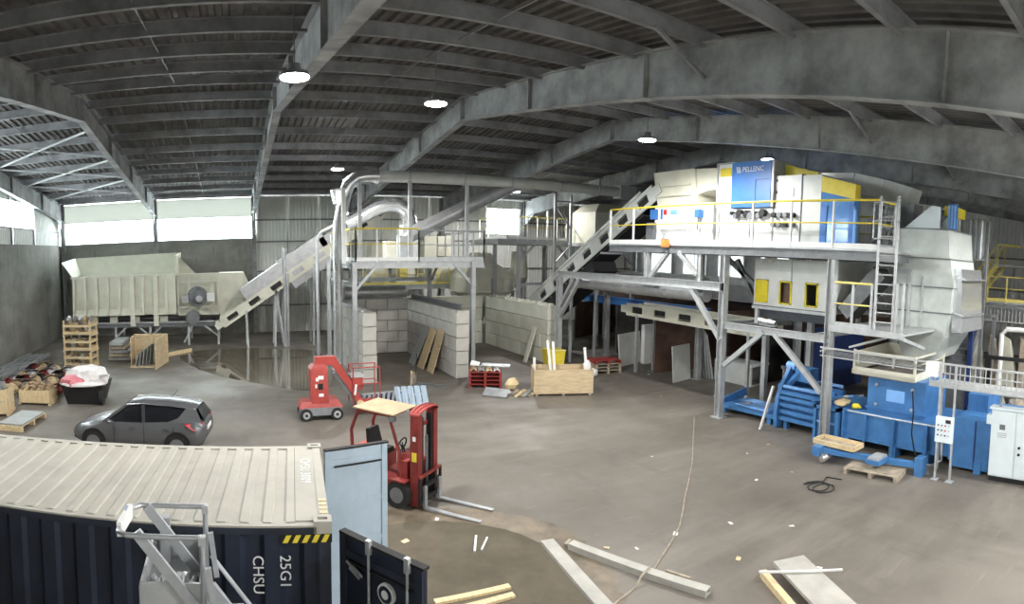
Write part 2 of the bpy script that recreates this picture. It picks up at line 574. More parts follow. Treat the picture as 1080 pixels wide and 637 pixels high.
# ---- far wall: concrete upstand, daylight ribbon, profiled sheet cladding
wb = thing('wall_back', 'far wall with concrete base, daylight ribbon and pale profiled cladding', 'wall', (0, YF, 0), kind='structure')
ZC = 6.6
MB().box(XL - .3, 1.95, YF - .05, YF + .25, 0, ZC).build('concrete_panel', 'wall_concrete', wb)
def win(name, x0, x1, z0, z1, zs):
    wn = thing(name, {'window_1': 'bright ribbon window beside the corner column above concrete', 'window_2': 'bright ribbon window ending at the pale cladding above concrete', 'window_3': 'bright window high in the pale cladding behind the platforms'}[name], 'window', (x0, YF, z0), kind='structure')
    m = MB()
    for z in (z0, z1 - .05):
        m.box(x0, x1, YF, YF + .1, z, z + .05)
    for x in (x0, x1 - .05):
        m.box(x, x + .05, YF, YF + .1, z0, z1)
    m.box(x0, x1, YF + .02, YF + .08, zs - .02, zs + .02)
    m.build('window_frame', 'galv', wn)
    MB().box(x0, x1, YF + .05, YF + .06, z0 + .05, zs).build('pane', 'pane_clear', wn)
    MB().box(x0, x1, YF + .05, YF + .06, zs, z1).build('upper_pane', 'pane_sheet', wn)
win('window_1', XL, -5.05, ZC, 9.45, 8.15)
win('window_2', -5.05, 1.75, ZC, 9.45, 8.15)
win('window_3', 19.2, 22.1, 6.9, 8.85, 8.8)
# cladding sheets between the seams and girts
def clad(x0, x1, z0, z1, material='cladding'):
    MB().corr((x0, YF + .02, z0), (1, 0, 0), (0, 0, 1), x1 - x0, z1 - z0, .25, .035, (0, -1, 0)).build('cladding_sheet', material, wb, smooth=0)
xs = [1.95, 4.15, 6.4, 8.65, 10.9, 12.75, 14.6, 16.9, 19.2, 22.1, 24.6, 26.9, 29.2, 32.6, 36.0, XR + .2]
for i in range(len(xs) - 1):
    for z0, z1 in ((0, 1.9), (1.9, 4.29), (4.29, 6.35), (6.35, 7.16), (7.16, 9.52)):
        if xs[i] == 19.2 and z0 == 7.16:
            clad(19.2, 22.1, 8.87, 9.52)
            continue
        if xs[i] == 19.2 and z0 == 6.35:
            z1 = 6.9
        clad(xs[i] + .015, xs[i + 1] - .015, z0, z1)
    if i:
        MB().box(xs[i] - .03, xs[i] + .03, YF - .05, YF - .02, 0, 9.5).build('seam_post', 'girt', wb)
for z in (1.9, 4.3, 6.36, 7.87):
    for x0, x1 in (((1.95, XR),) if z != 7.87 else ((1.95, 19.15), (22.15, XR))):
        MB().box(x0, x1, YF - .12, YF - .03, z - .05, z + .05).build('girt', 'girt', wb)
MB().box(XL, XR, YF + .07, YF + .3, 9.50, 9.668).build('eaves_angle', 'frame_paint', wb)
MB().box(1.95, XR + .3, YF + .06, YF + .2, -.1, 6.88).build('backing_panel', 'girt', wb)

# ---- side wall by the car: concrete upstand, ribbon window, cladding
wl = thing('wall_left', 'stained concrete side wall with cladding and a window above', 'wall', (XL, 20, 0), kind='structure')
ys = [YN - .3, 4, 9, 14, 19, 24, 29, 34, 38, YF + .2]
for i in range(len(ys) - 1):
    MB().box(XL - .25, XL, ys[i] + .006, ys[i + 1] - .006, 0, ZC).build('concrete_panel', 'wall_concrete', wl)
MB().box(XL - .28, XL - .02, YN - .3, YF, 0, ZC - .02).build('joint_filler', 'wall_concrete', wl)
for y0, y1 in ((YN - .3, 4), (4, 10), (10, 16), (16, 22), (22, 28), (28, 32), (32, 36), (36, 37.6), (37.6, 39.2), (39.2, YF)):
    zt = min(rtop(y0), rtop(y1)) + .1
    if y0 < 36:
        MB().corr((XL - .1, y0 + .01, ZC - .02), (0, 1, 0), (0, 0, 1), y1 - y0 - .02, .95, .25, .035, (1, 0, 0)).build('cladding_sheet', 'cladding', wl, smooth=0)
        MB().corr((XL - .1, y0 + .01, 9.15), (0, 1, 0), (0, 0, 1), y1 - y0 - .02, zt + .3 - 9.15, .25, .035, (1, 0, 0)).build('cladding_sheet', 'cladding', wl, smooth=0)
    else:
        MB().corr((XL - .1, y0 + .01, ZC - .02), (0, 1, 0), (0, 0, 1), y1 - y0 - .02, zt + .2 - ZC, .25, .035, (1, 0, 0)).build('cladding_sheet', 'cladding', wl, smooth=0)
MB().box(XL - .08, XL - .02, YN, YF, 7.5, 7.6).build('girt', 'girt', wl)
MB().box(XL - .3, XL - .14, 36, YF + .2, ZC, 10.4).build('backing_panel', 'girt', wl)
MB().box(XL - .3, XL - .14, YN, 36, ZC, 7.5).build('backing_panel', 'girt', wl)
for y in (22, 28, 32, 36):
    MB().box(XL - .06, XL + .06, y - .08, y + .08, ZC, rtop(y)).build('wall_post', 'galv', wl)
w4 = thing('window_4', 'bright ribbon window high in the side wall above concrete', 'window', (XL, 28, 7.6), kind='structure')
MB().box(XL - .1, XL - .09, 16, 36, 7.6, 9.15).build('pane', 'pane_clear', w4)
m = MB()
for y in (16, 22, 28, 32, 35.96):
    m.box(XL - .12, XL - .06, y, y + .06, 7.6, 9.15)
m.box(XL - .12, XL - .06, 16, 36, 9.1, 9.15)
m.build('window_frame', 'galv', w4)
MB().box(XL - .12, XL - .1, YN, 16, 7.5, 9.2).build('side_cladding', 'cladding', wl)

# ---- the other two walls
wr = thing('wall_right', 'white profiled side wall behind the yellow stair', 'wall', (XR, 20, 0), kind='structure')
for i, (y0, y1) in enumerate(((YN - .3, 6), (6, 12), (12, 18), (18, 24), (24, 30), (30, 36), (36, YF + .2))):
    MB().corr((XR, y0 + .01, 0), (0, 1, 0), (0, 0, 1), y1 - y0 - .02, min(rtop(y0), rtop(y1)) + .25, .3, .04, (-1, 0, 0)).build('cladding_sheet', 'cladding_white', wr, smooth=0)
MB().box(XR + .06, XR + .25, YN - .3, YF + .2, 0, 11.4).build('backing_panel', 'girt', wr)
for z in (2.2, 4.4, 6.6):
    MB().box(XR - .16, XR - .04, YN, YF, z - .06, z + .06).build('girt', 'girt', wr)
wf = thing('wall_front', 'profiled wall on the viewing side of the hall', 'wall', (0, YN, 0), kind='structure')
MB().box(XL - .3, XR + .3, YN - .3, YN - .05, 0, rtop(YN) + .4).build('cladding_backing', 'cladding', wf)

# ---- high-bay lamps
def lamp(x, y, z, label, offscreen=False):
    r = .30
    tail = '_offscreen' if offscreen else ''
    t = thing('high_bay_lamp' + tail, label, 'lamp', (x, y, z), group='round high-bay lamps under the roof')
    m = MB()
    m.cyl((x, y, z + .02), (x, y, z + .10), r, r * .9, 20).cyl((x, y, z + .10), (x, y, z + .26), r * .45, r * .4, 16)
    m.build('housing', 'galv_dark', t)
    MB().cyl((x, y, z), (x, y, z + .019), r * .93, r * .93, 20).build('lens', 'lamp_glow', t)
    MB().cyl((x, y, z + .26), (x, y, rtop(y) + .21), .012, .012, 6).build('suspension_rod', 'galv_dark', t)
    ld = bpy.data.lights.new('lamp_light' + tail, 'SPOT')
    ld.energy = LAMP_W
    ld.spot_size = R(172)
    ld.spot_blend = .35
    ld.shadow_soft_size = .22
    ld.color = (1, .98, .95)
    lo = bpy.data.objects.new('lamp_light' + tail, ld)
    COL.objects.link(lo)
    lo.parent = t
    lo.location = (0, 0, -.03)
for x, y, z, lb in ((1.36, 11.75, 8.9, 'lit round high-bay lamp beside the rafter over the container'), (5.35, 14.9, 9.34, 'lit round high-bay lamp over the open floor near the forklift'),
                    (12.75, 15.4, 9.3, 'lit round high-bay lamp in front of the long horizontal duct'), (5.0, 27.0, 9.27, 'lit round high-bay lamp above the shiny duct elbow'),
                    (17.4, 14.0, 9.2, 'lit round high-bay lamp hanging before the blue machine panel'), (17.55, 34.0, 9.33, 'lit round high-bay lamp behind the diagonal duct')):
    lamp(x, y, z, lb)
# the rows go on past the edges of the picture: one lamp beyond the container, a row on the viewing side
for x, y, z, lb in ((-8.5, 13.0, 9.3, 'lit high-bay lamp beside the concrete wall above the car'), 
                    (7.0, .4, 7.9, 'lit high-bay lamp above the floor cable'), (13.6, 1.2, 8.0, 'lit high-bay lamp above the white switch cabinet'), (20.5, 1.5, 8.0, 'lit high-bay lamp above the tarpaulins')):
    lamp(x, y, z, lb, True)
# ================================================================== shared builders
def railing(root, pts, z, h=1.25, step=1.3, top='yellow', post='white_paint', toe=True, mid=True, pr=.035):
    """handrail along a deck edge: posts, top rail, knee rail and toe board are parts of the platform"""
    for a, b in zip(pts[:-1], pts[1:]):
        a, b = Vector((*a, z)), Vector((*b, z))
        L = (b - a).length
        n = max(1, round(L / step))
        for i in range(n + 1):
            p = a.lerp(b, i / n)
            MB().bar(p - Vector((0, 0, .08)), p + Vector((0, 0, h)), pr * 1.7).build('rail_post', post, root)
        u = Vector((0, 0, 1))
        MB().cyl(a + u * h, b + u * h, pr, n=8).build('top_rail', top, root)
        if mid:
            MB().cyl(a + u * h * .53, b + u * h * .53, pr * .7, n=6).build('knee_rail', top, root)
        if toe:
            MB().bar(a + u * .08, b + u * .08, .015, .16).build('toe_board', post, root)

def platform(root, x0, x1, y0, y1, z, cols, deck='galv', beam='galv', kind='galv'):
    m = MB()
    m.box(x0, x1, y0, y1, z - .05, z)
    m.build('deck', deck, root)
    for a, b in (((x0, y0), (x1, y0)), ((x0, y1), (x1, y1)), ((x0, y0), (x0, y1)), ((x1, y0), (x1, y1))):
        MB().ibar((*a, z - .19), (*b, z - .19), .14, .28, .014).build('edge_beam', beam, root)
    n = int((x1 - x0) // 1.6)
    for i in range(1, n):
        x = x0 + (x1 - x0) * i / n
        MB().ibar((x, y0, z - .17), (x, y1, z - .17), .1, .2, .01).build('joist', beam, root)
    for cx, cy, zb in cols:
        MB().ibar((cx, cy, zb), (cx, cy, z - .05), .2, .2, .014, (0, 1, 0)).build('column', kind, root)
        MB().box(cx - .17, cx + .17, cy - .17, cy + .17, zb, zb + .02).build('base_plate', kind, root)

def belt_conveyor(root, p, q, width, side_h=.5, sides='cream', holes=True, belt='belt', feet=()):
    """inclined belt conveyor between two end points (centre line)"""
    p, q = Vector(p), Vector(q)
    d = (q - p).normalized()
    a = d.cross(Vector((0, 0, 1))).normalized()
    u = a.cross(d).normalized()
    for k in (-1, 1):
        o = a * (k * width / 2)
        # frame made of two stringers and posts, so the dark belt shows in the openings
        for s in (-1, 1):
            MB().bar(p + o + u * s * side_h * .38, q + o + u * s * side_h * .38, .07, side_h * .24, u).build('stringer', sides, root)
        L = (q - p).length
        n = max(2, int(L / 1.5))
        for i in range(n + 1):
            c = p.lerp(q, i / n) + o
            MB().bar(c - u * side_h * .3, c + u * side_h * .3, .06, .85, d).build('frame_plate', sides, root)
    MB().bar(p + u * .02, q + u * .02, width * .92, side_h * .34, u).build('belt', belt, root)
    for e, s in ((p, -1), (q, 1)):
        MB().cyl(e - a * width * .5, e + a * width * .5, side_h * .30, n=14).build('drum', 'galv_dark', root)
    for f, zf, spread in feet:
        c = p.lerp(q, f)
        for k in (-1, 1):
            o = a * (k * width / 2)
            MB().bar(c + o - u * side_h * .3, Vector((c.x + d.x * spread, c.y + d.y * spread, zf)) + Vector((o.x, o.y, 0)), .12, .12).build('leg', 'galv', root)

# ================================================================== FEED HOPPER by the far wall
hp = thing('feed_hopper', 'large cream ribbed feed hopper on a steel stand below the ribbon windows', 'hopper', (-5, 38.4, 0))
X0, X1, Y0, Y1 = -9.95, -3.3, 37.0, 39.9
m = MB()
m.box(X0, X1, Y0, Y0 + .06, 1.85, 4.4).box(X0, X0 + .06, Y0, Y1, 1.85, 4.4).box(X1 - .06, X1, Y0, Y1, 1.85, 4.4).box(X0, X1, Y1 - .06, Y1, 1.85, 4.4)
m.box(X0, X1, Y0, Y1, 1.85, 1.95)
m.build('bin', 'cream', hp)
MB().box(X0 - .06, X1 + .06, Y0 - .12, Y0 + .05, 4.32, 4.46).build('front_rim', 'cream', hp)
MB().plate([(X0, Y1, 4.4), (X1, Y1, 4.4), (X1 + .1, Y1 + .55, 5.75), (X0 - .65, Y1 + .55, 5.62)], .05).build('rear_flare', 'cream', hp)
MB().plate([(X0, Y0, 4.42), (X0, Y1, 4.42), (X0 - .65, Y1 + .55, 5.62), (X0 - .65, Y0 - .1, 5.38)], .05).build('side_flare', 'cream', hp)
MB().plate([(X1, Y1, 4.42), (X1, Y0, 4.42), (X1 + .05, Y0 - .1, 5.55), (X1 + .1, Y1 + .55, 5.75)], .05).build('side_flare', 'cream', hp)
MB().prism([(X1 + .06, 4.4), (X1 + 1.15, 4.4), (X1 + .1, 5.5)], 'y', Y0 + 1.2, Y0 + 1.26).build('gusset', 'cream', hp)
nr = 9
for i in range(nr):
    x = X0 + .05 + (X1 - X0 - .75) * i / (nr - 1)
    wdt = .16 if i not in (5, 7) else .3
    z0 = 1.95 if i not in (5, 7) else 1.25
    m = MB()
    m.hexa([(x, Y0 - .34, z0), (x + wdt, Y0 - .34, z0), (x + wdt, Y0, z0), (x, Y0, z0), (x + .02, Y0 - .14, 4.32), (x + wdt - .02, Y0 - .14, 4.32), (x + wdt, Y0, 4.32), (x, Y0, 4.32)])
    m.build('rib', 'cream', hp)
for i in range(8):
    xa = X0 + .21 + (X1 - X0 - .75) * i / (nr - 1)
    xb = X0 + .05 + (X1 - X0 - .75) * (i + 1) / (nr - 1)
    if i not in (6,):
        MB().prism([(Y0 - .34, 1.95), (Y0, 2.35), (Y0, 1.95)], 'x', xa, xb).build('skirt_plate', 'cream', hp)
MB().box(X1 - .62, X1 - .02, Y0 - .16, Y0, 1.95, 4.32).build('end_panel', 'cream', hp)
# drive bay
m = MB()
for x in (X1 + .05, X1 + .75, X1 + 1.45, X1 + 2.15, -.72):
    m.box(x, x + .08, Y0 - .1, Y0 - .02, 1.85, 4.42)
for z in (1.85, 2.3, 3.85, 4.34):
    m.box(X1 + .05, -.64, Y0 - .1, Y0 - .02, z, z + .09)
m.build('drive_frame', 'cream', hp)
MB().box(X1 + .05, -.64, Y0 + .3, Y1, 1.85, 4.35).build('drive_housing', 'cream', hp)
MB().prism([(-.64, 1.4), (1.45, 2.6), (1.55, 2.95), (.92, 4.4), (-.64, 4.4)], 'y', Y0 + .2, Y1).build('discharge_housing', 'cream', hp)
for x in (.0, .85):
    MB().box(x, x + .06, Y0 + .12, Y0 + .2, 1.75 + .58 * (x + .6), 4.4).build('housing_rib', 'cream', hp)
for z in (2.75, 3.55):
    MB().box(-.6, 1.25, Y0 + .15, Y0 + .2, z, z + .05).build('housing_rib', 'cream', hp)
d = MB().cyl((-1.97, Y0 - .12, 3.02), (-1.97, Y0 - .4, 3.02), .62, .62, 24).build('drive_wheel', 'galv_dark', hp)
MB().cyl((-1.97, Y0 - .4, 3.02), (-1.97, Y0 - .46, 3.02), .5, .44, 24).build('wheel_rim', 'galv_dark', d)
mo = MB().cyl((-1.85, Y0 - .45, 2.92), (-1.85, Y0 - .95, 2.92), .27, .25, 18).build('motor', 'galv_dark', hp)
MB().cyl((-1.85, Y0 - .95, 2.92), (-1.85, Y0 - 1.0, 2.92), .2, .18, 18).build('fan_cover', 'galv', mo)
MB().box(-2.95, -2.55, Y0 - .45, Y0 - .1, 2.65, 3.1).build('terminal_box', 'galv', hp)
MB().box(-1.4, -.95, Y0 - .45, Y0 - .1, 2.7, 3.2).build('terminal_box', 'white_paint', hp)
MB().cyl((-2.3, Y0 - .1, 1.75), (-2.3, Y0 - .5, 1.75), .42, .42, 20).build('gear_housing', 'galv_dark', hp)
# stand
for y in (Y0 - .1, Y1):
    MB().ibar((X0, y, 1.28), (-.6, y, 1.28), .16, .26, .02).build('stand_beam', 'galv_dark', hp)
MB().box(X0 + .9, -.7, Y0 - .2, Y0 - .15, 1.42, 1.5).build('stand_flange', 'galv', hp)
for x in (-9.6, -7.2, -5.0, -2.6, -.75):
    for y in (Y0 - .1, Y1):
        MB().bar((x, y, 0), (x, y, 1.2), .13).build('leg', 'galv', hp)
for xa, xb in ((-7.2, -6.5), (-5.0, -4.3), (-5.0, -5.7), (-2.9, -2.35), (-.8, -1.6)):
    MB().bar((xa, Y0 - .1, .15 if xa == -2.9 else .55), (xb, Y0 - .1, 1.18), .1).build('brace', 'galv', hp)
for x in (-8.9, -7.6, -6.2, -4.4):
    MB().box(x, x + .5, Y0 + .1, Y0 + .2, 1.4, 1.85).build('support_block', 'cream', hp)

# ================================================================== CONVEYOR rising from the hopper
cv = thing('inclined_conveyor', 'long cream inclined belt conveyor with grey hood leaving the feed hopper', 'conveyor', (4, 36, 0))
p, q = (-.5, 36.0, 1.45), (10.0, 36.0, 8.35)
belt_conveyor(cv, p, q, 1.3, .62, 'cream', feet=((.13, 0, .2), (.30, 0, .7), (.30, 0, 0), (.52, 0, 0)))
dv = (Vector(q) - Vector(p)).normalized()
uu = Vector((-dv.z, 0, dv.x))
for a, b, h, wd in ((.16, .60, .75, 1.25), (.38, .63, 1.75, 1.2), (.60, .98, .55, 1.2)):
    pa, pb = Vector(p).lerp(Vector(q), a) + uu * (.31 + h / 2 - (1.0 if h > 1.5 else 0)), Vector(p).lerp(Vector(q), b) + uu * (.31 + h / 2 - (1.0 if h > 1.5 else 0))
    MB().bar(pa, pb, wd, h if h < 1.5 else 1.9, uu).build('hood', 'duct', cv)
for f in (.36, .375):
    c = Vector(p).lerp(Vector(q), f)
    MB().cyl((c.x, 35.2, 0), (c.x, 35.2, c.z + (.3 if f > .37 else 1.9)), .08, n=10).build('vertical_pipe', 'duct', cv)

# ================================================================== junk along the side wall
def pallet(name, label, x, y, rz, L=1.2, W=.8, H=.14, material='wood_pale', group=None, slats=6, loc_z=0, cat='pallet'):
    t = thing(name, label, cat, (x, y, loc_z), rz, group, local=True)
    for i in range(slats):
        yy = -W / 2 + W * (i + .5) / slats
        MB().box(-L / 2, L / 2, yy - W / slats * .36, yy + W / slats * .36, H - .025, H).build('top_slat', material, t)
    for xx in (-L / 2 + .05, 0, L / 2 - .05):
        MB().box(xx - .05, xx + .05, -W / 2, W / 2, 0, H - .025).build('runner', material, t)
    return t
def crate(name, label, x, y, rz, L, W, H, board, n, group=None, z=0, open_front=False, material='wood_pale', cat='crate'):
    t = thing(name, label, cat, (x, y, z), rz, group, local=True)
    MB().box(-L / 2, L / 2, -W / 2, W / 2, .08, .11).build('floor_board', material, t)
    for sx in (-1, 1):
        MB().box(sx * L / 2 - .05, sx * L / 2 + .05, -W / 2, W / 2, 0, .08).build('skid', material, t)
        for sy in (-1, 1):
            MB().box(sx * (L / 2 - .04) - .04, sx * (L / 2 - .04) + .04, sy * (W / 2 - .04) - .04, sy * (W / 2 - .04) + .04, .08, H).build('corner_post', material, t)
    gap = H / n
    for i in range(n):
        z0, z1 = .11 + (H - .11) * i / n, .11 + (H - .11) * i / n + (H - .11) / n * board
        for s in (-1, 1):
            if not (open_front and s == -1):
                MB().box(-L / 2, L / 2, s * W / 2 - .012, s * W / 2 + .012, z0, z1).build('side_board', material, t)
            MB().box(s * L / 2 - .012, s * L / 2 + .012, -W / 2, W / 2, z0, z1).build('end_board', material, t)
    return t

# stack of three slatted crates with scrap
for i in range(3):
    z = i * .82
    crate('slatted_crate', ['bottom slatted wooden crate of the tall stack by the concrete wall', 'middle slatted wooden crate of the tall stack by the concrete wall', 'topmost slatted wooden crate of the tall stack by the concrete wall'][i],
          -7.75, 30.0, R(-6), 1.5, 1.1, .82, .34, 2, 'stacked slatted crates', z)
    for j in range(3):
        o = MB().blob((-8.15 + j * .4, 30.0 + .1 * (j % 2), z + .38), .16, .28, .26, 10 * i + j, .2).build('scrap_lump', ('scrap', 'foil', 'cardboard')[(i + j) % 3])
        tag(o, ('dark scrap lump inside the slatted crate stack', 'silvery film lump inside the slatted crate stack', 'brown cardboard lump inside the slatted crate stack')[(i + j) % 3], 'scrap', 'scrap lumps in the slatted crates')
for j in range(5):
    o = MB().blob((-8.3 + j * .29, 29.95 + .06 * (j % 3), 2.47), .125, .34, .2, 50 + j, .2, 6, 4).build('scrap_bundle', ('foil', 'scrap', 'foil', 'cardboard', 'scrap')[j], smooth=0)
    tag(o, 'crumpled metal and wrap heaped on the topmost slatted crate', 'scrap', 'scrap heaped on the crate stack')
# box of cardboard
crate('wooden_box', 'low pale wooden box filled with torn cardboard', -7.55, 22.15, R(-2), 1.25, 1.0, .58, .97, 2)
rr = random.Random(3)
def lump_piece(x, y, z0, h, r1, r2, rz_, seed, flap=True):
    """a crumpled piece standing on z0 with a folded flap on its top, kept inside its own patch"""
    m = MB().blob((x, y, z0 + h / 2), r1 * .80, r2 * .80, h / 2, seed, .22, 5, 4)
    c = Vector((x, y, z0 + h - .03))
    e1, e2 = Vector((math.cos(rz_), math.sin(rz_), .3)) * r1 * .86, Vector((-math.sin(rz_), math.cos(rz_), -.2)) * r2 * .74
    k = Vector((0, 0, .07))
    return m.plate([c - e1 - e2, c - e2 + k, c + e2 + k, c - e1 + e2], .015).plate([c - e2 + k, c + e1 - e2, c + e1 + e2, c + e2 + k], .015)
for j in range(16):
    m = lump_piece(-7.99 + .29 * (j % 4), 21.82 + .225 * (j // 4), .11, rr.uniform(.5, .66), .14, .11, rr.uniform(-.3, .3), j)
    tag(m.build('cardboard_piece', 'cardboard' if j % 4 else 'wood_pale', smooth=0), 'torn piece of brown cardboard on the low wooden box' if j % 4 else 'torn pale board piece on the low wooden box', 'cardboard', 'torn cardboard in the wooden box')
for j in range(42):
    cx_, cy_ = j % 5, j // 5
    h = (.28 + .26 * math.sin(math.pi * (cx_ + .7) / 5.4)) * rr.uniform(.75, 1.2)
    m = lump_piece(-9.75 + .66 * cx_, 23.35 + .62 * cy_, 0, h, .32, .30, rr.uniform(-.5, .5), j)
    tag(m.build('rubbish_piece', ('cardboard', 'wood_pale', 'scrap', 'foil', 'red_pallet', 'black')[j % 6], smooth=0), ('brown cardboard scrap in the rubbish heap behind the wooden box', 'pale board scrap in the rubbish heap behind the wooden box', 'dull grey-brown scrap in the rubbish heap behind the wooden box', 'silvery film scrap in the rubbish heap behind the wooden box', 'dark red scrap in the rubbish heap behind the wooden box', 'black scrap in the rubbish heap behind the wooden box')[j % 6], 'scrap', 'rubbish heap by the concrete wall')
# aluminium offcuts along the wall
for j in range(12):
    y = 26.0 + (j // 4) * 2.35 + .12 * (j % 2)
    a = Vector((-11.72 + .37 * (j % 4), y, .09))
    b = a + Vector((.2, 2.05, .03 * (j % 3)))
    tag(MB().bar(a, b, rr.uniform(.14, .3), .18).build('metal_offcut', ('galv_sheet', 'aluminium', 'board_grey')[j % 3]), ('shiny galvanised offcut lying along the foot of the concrete wall', 'pale aluminium offcut lying along the foot of the concrete wall', 'dull grey offcut lying along the foot of the concrete wall')[j % 3], 'offcut', 'metal offcuts along the concrete wall')
# big bag with plastic
bg = thing('scrap_tub', 'black tub heaped with white and pink plastic film', 'tub', (-5.7, 22.5, 0))
m = MB()
m.hexa([(-6.3, 21.95, 0), (-5.05, 21.95, 0), (-5.0, 23.2, 0), (-6.3, 23.2, 0), (-6.5, 21.8, .75), (-4.9, 21.85, .75), (-4.8, 23.4, .75), (-6.5, 23.4, .75)])
m.build('tub', 'black', bg)
MB().cyl((-5.0, 21.9, .3), (-4.85, 21.9, .3), .28, n=16).build('tub_wheel', 'rubber', bg)
MB().blob((-5.6, 22.6, .95), .85, .7, .45, 4, .22, 14, 8).build('white_film', 'plastic_white', bg)
MB().blob((-6.1, 22.15, .86), .5, .45, .26, 9, .2, 12, 6).build('pink_film', 'plastic_pink', bg)
MB().blob((-5.7, 22.0, .78), .95, .35, .10, 12, .12, 14, 6).build('film_edge', 'plastic_white', bg)
# box with grey sheets at the wall and pallet of sheets
crate('sheet_box', 'tall pale wooden box holding grey metal sheets', -9.0, 20.3, R(8), 1.9, 1.1, 1.0, .95, 2)
for j in range(4):
    tag(MB().plate([(-9.8, 19.95 + j * .16, .12), (-8.35, 20.1 + j * .16, .12), (-8.35, 20.25 + j * .16, 1.12), (-9.8, 20.1 + j * .16, 1.12)], .02).build('metal_sheet', 'galv_sheet'), 'grey metal sheet standing in the tall wooden box', 'sheet', 'sheets in the tall wooden box')
pallet('sheet_pallet', 'small pale pallet under flat grey sheets beside the container roof', -7.13, 19.05, R(83), 1.9, .95, .18, 'wood_pale')
for j in range(3):
    m = MB().box(-.88, .88, -.44, .44, 0, .018)
    c, s = math.cos(R(83)), math.sin(R(83))
    m.v = [(c * x - s * y - 7.13, s * x + c * y + 19.05, z + .182 + j * .02) for x, y, z in m.v]
    tag(m.build('grey_sheet', 'board_grey'), 'flat grey sheet lying on the small pale pallet', 'sheet', 'sheets on the small pallet')
# sheets leaning at the crate stack
for j in range(5):
    tag(MB().box(-6.6 + .05 * j, -5.3 - .1 * j, 31.4 - .15 * j, 33.0, .05 + .22 * j, .22 + .22 * j).build('board_stack', ('board_grey', 'wood_grey')[j % 2]), 'flat board in the low pile beside the crate stack', 'board', 'boards piled beside the crate stack')
# open crate with grey panels
oc = thing('open_crate', 'open plywood crate with grey panels leaning inside', 'crate', (-4.2, 30.2, 0))
MB().box(-5.1, -3.3, 31.0, 31.05, .0, 1.5).build('back_panel', 'plywood', oc)
MB().plate([(-3.35, 31.0, 0), (-3.7, 28.9, 0), (-3.7, 28.9, 1.5), (-3.35, 31.0, 1.5)], .05).build('side_panel', 'plywood', oc)
MB().plate([(-5.1, 31.0, 0), (-5.1, 30.0, 0), (-5.1, 30.0, 1.45), (-5.1, 31.0, 1.45)], .04).build('side_panel', 'plywood', oc)
for x in (-5.08, -4.2, -3.42):
    MB().box(x, x + .08, 30.94, 31.0, 0, 1.5).build('batten', 'wood_pale', oc)
MB().box(-5.08, -3.4, 30.94, 31.0, 1.42, 1.5).build('batten', 'wood_pale', oc)
MB().box(-5.1, -3.6, 29.4, 31.0, 0, .06).build('base_board', 'plywood', oc)
for j in range(6):
    x = -4.85 + j * .165
    tag(MB().plate([(x, 29.5 + .1 * j, .07), (x + .25, 30.7, .07), (x + .32, 30.75, .75 + .1 * j), (x + .1, 29.6 + .1 * j, .62 + .12 * j)], .035).build('grey_sheet', 'board_grey'), 'grey panel leaning in the open plywood crate', 'panel', 'panels in the open plywood crate')
for j in range(5):
    tag(MB().bar((-3.6, 32.6 + .3 * (j % 3) + .15 * (j // 3), .031 + .061 * (j // 3)), (-2.35, 34.3 + .3 * (j % 3) + .15 * (j // 3), .031 + .061 * (j // 3)), .16, .06).build('timber_plank', 'wood_pale'), 'pale timber plank on the floor below the hopper drive', 'plank', 'planks below the hopper drive')
# ================================================================== CONCRETE BLOCK BAYS
BL, BH = 1.22, .6
def block_wall(label, x0, y0, along, n, rows, thick=.6, material='block_concrete', drop=None, seedv=0, BL=1.22, BH=.6):
    """interlocking concrete blocks laid in courses; every block is its own piece"""
    t = thing('block_wall', label, 'wall', (x0, y0, 0))
    rb = random.Random(seedv)
    def cache(L):
        g = .012
        m = MB()
        if along == 'x':
            m.box(g, L - g, 0, thick, g, BH - g)
        else:
            m.box(0, thick, g, L - g, g, BH - g)
        ob = bpy.data.meshes.new('concrete_block')
        ob.from_pydata(m.v, [], m.f)
        bm = bmesh.new()
        bm.from_mesh(ob)
        bmesh.ops.recalc_face_normals(bm, faces=bm.faces)
        bmesh.ops.bevel(bm, geom=list(bm.edges), offset=.018, segments=1, affect='EDGES')
        bm.to_mesh(ob)
        bm.free()
        ob.materials.append(MATS[material])
        return ob
    full, half = cache(BL), cache(BL / 2)
    for r in range(rows):
        pos, end_ = 0., n * BL
        lay = []
        if r % 2:
            lay.append((0, half))
            pos = BL / 2
        while pos + BL <= end_ + .01:
            lay.append((pos, full))
            pos += BL
        if pos < end_ - .1:
            lay.append((pos, half))
        for pp, me in lay:
            if drop and drop(pp, r):
                continue
            o = bpy.data.objects.new('concrete_block', me)
            COL.objects.link(o)
            o.parent = t
            j = rb.uniform(-.012, .012)
            o.location = (pp, j, r * BH) if along == 'x' else (j, pp, r * BH)
            if r == rows - 1 and material == 'block_cream':
                pass
    return t
block_wall('grey concrete block wall behind the red boom lift', 5.5, 24.25, 'y', 6, 5, seedv=1)
block_wall('grey concrete block wall closing the bay with the lone pallet fork', 6.1, 31.55, 'x', 3, 5, .6, seedv=2)
block_wall('grey concrete block wall with plywood sheets leaning on it', 9.6, 24.0, 'y', 6, 5, seedv=3)
block_wall('pale block wall at the back of the bay under the cream separator', 10.25, 33.1, 'x', 3, 4, .6, 'block_cream', seedv=4, BL=1.56, BH=.73)
bw5 = block_wall('pale block wall beside the yellow bin with battens leaning on it', 15.05, 25.45, 'y', 5, 4, .6, 'block_cream', seedv=5, BL=1.5, BH=.73)
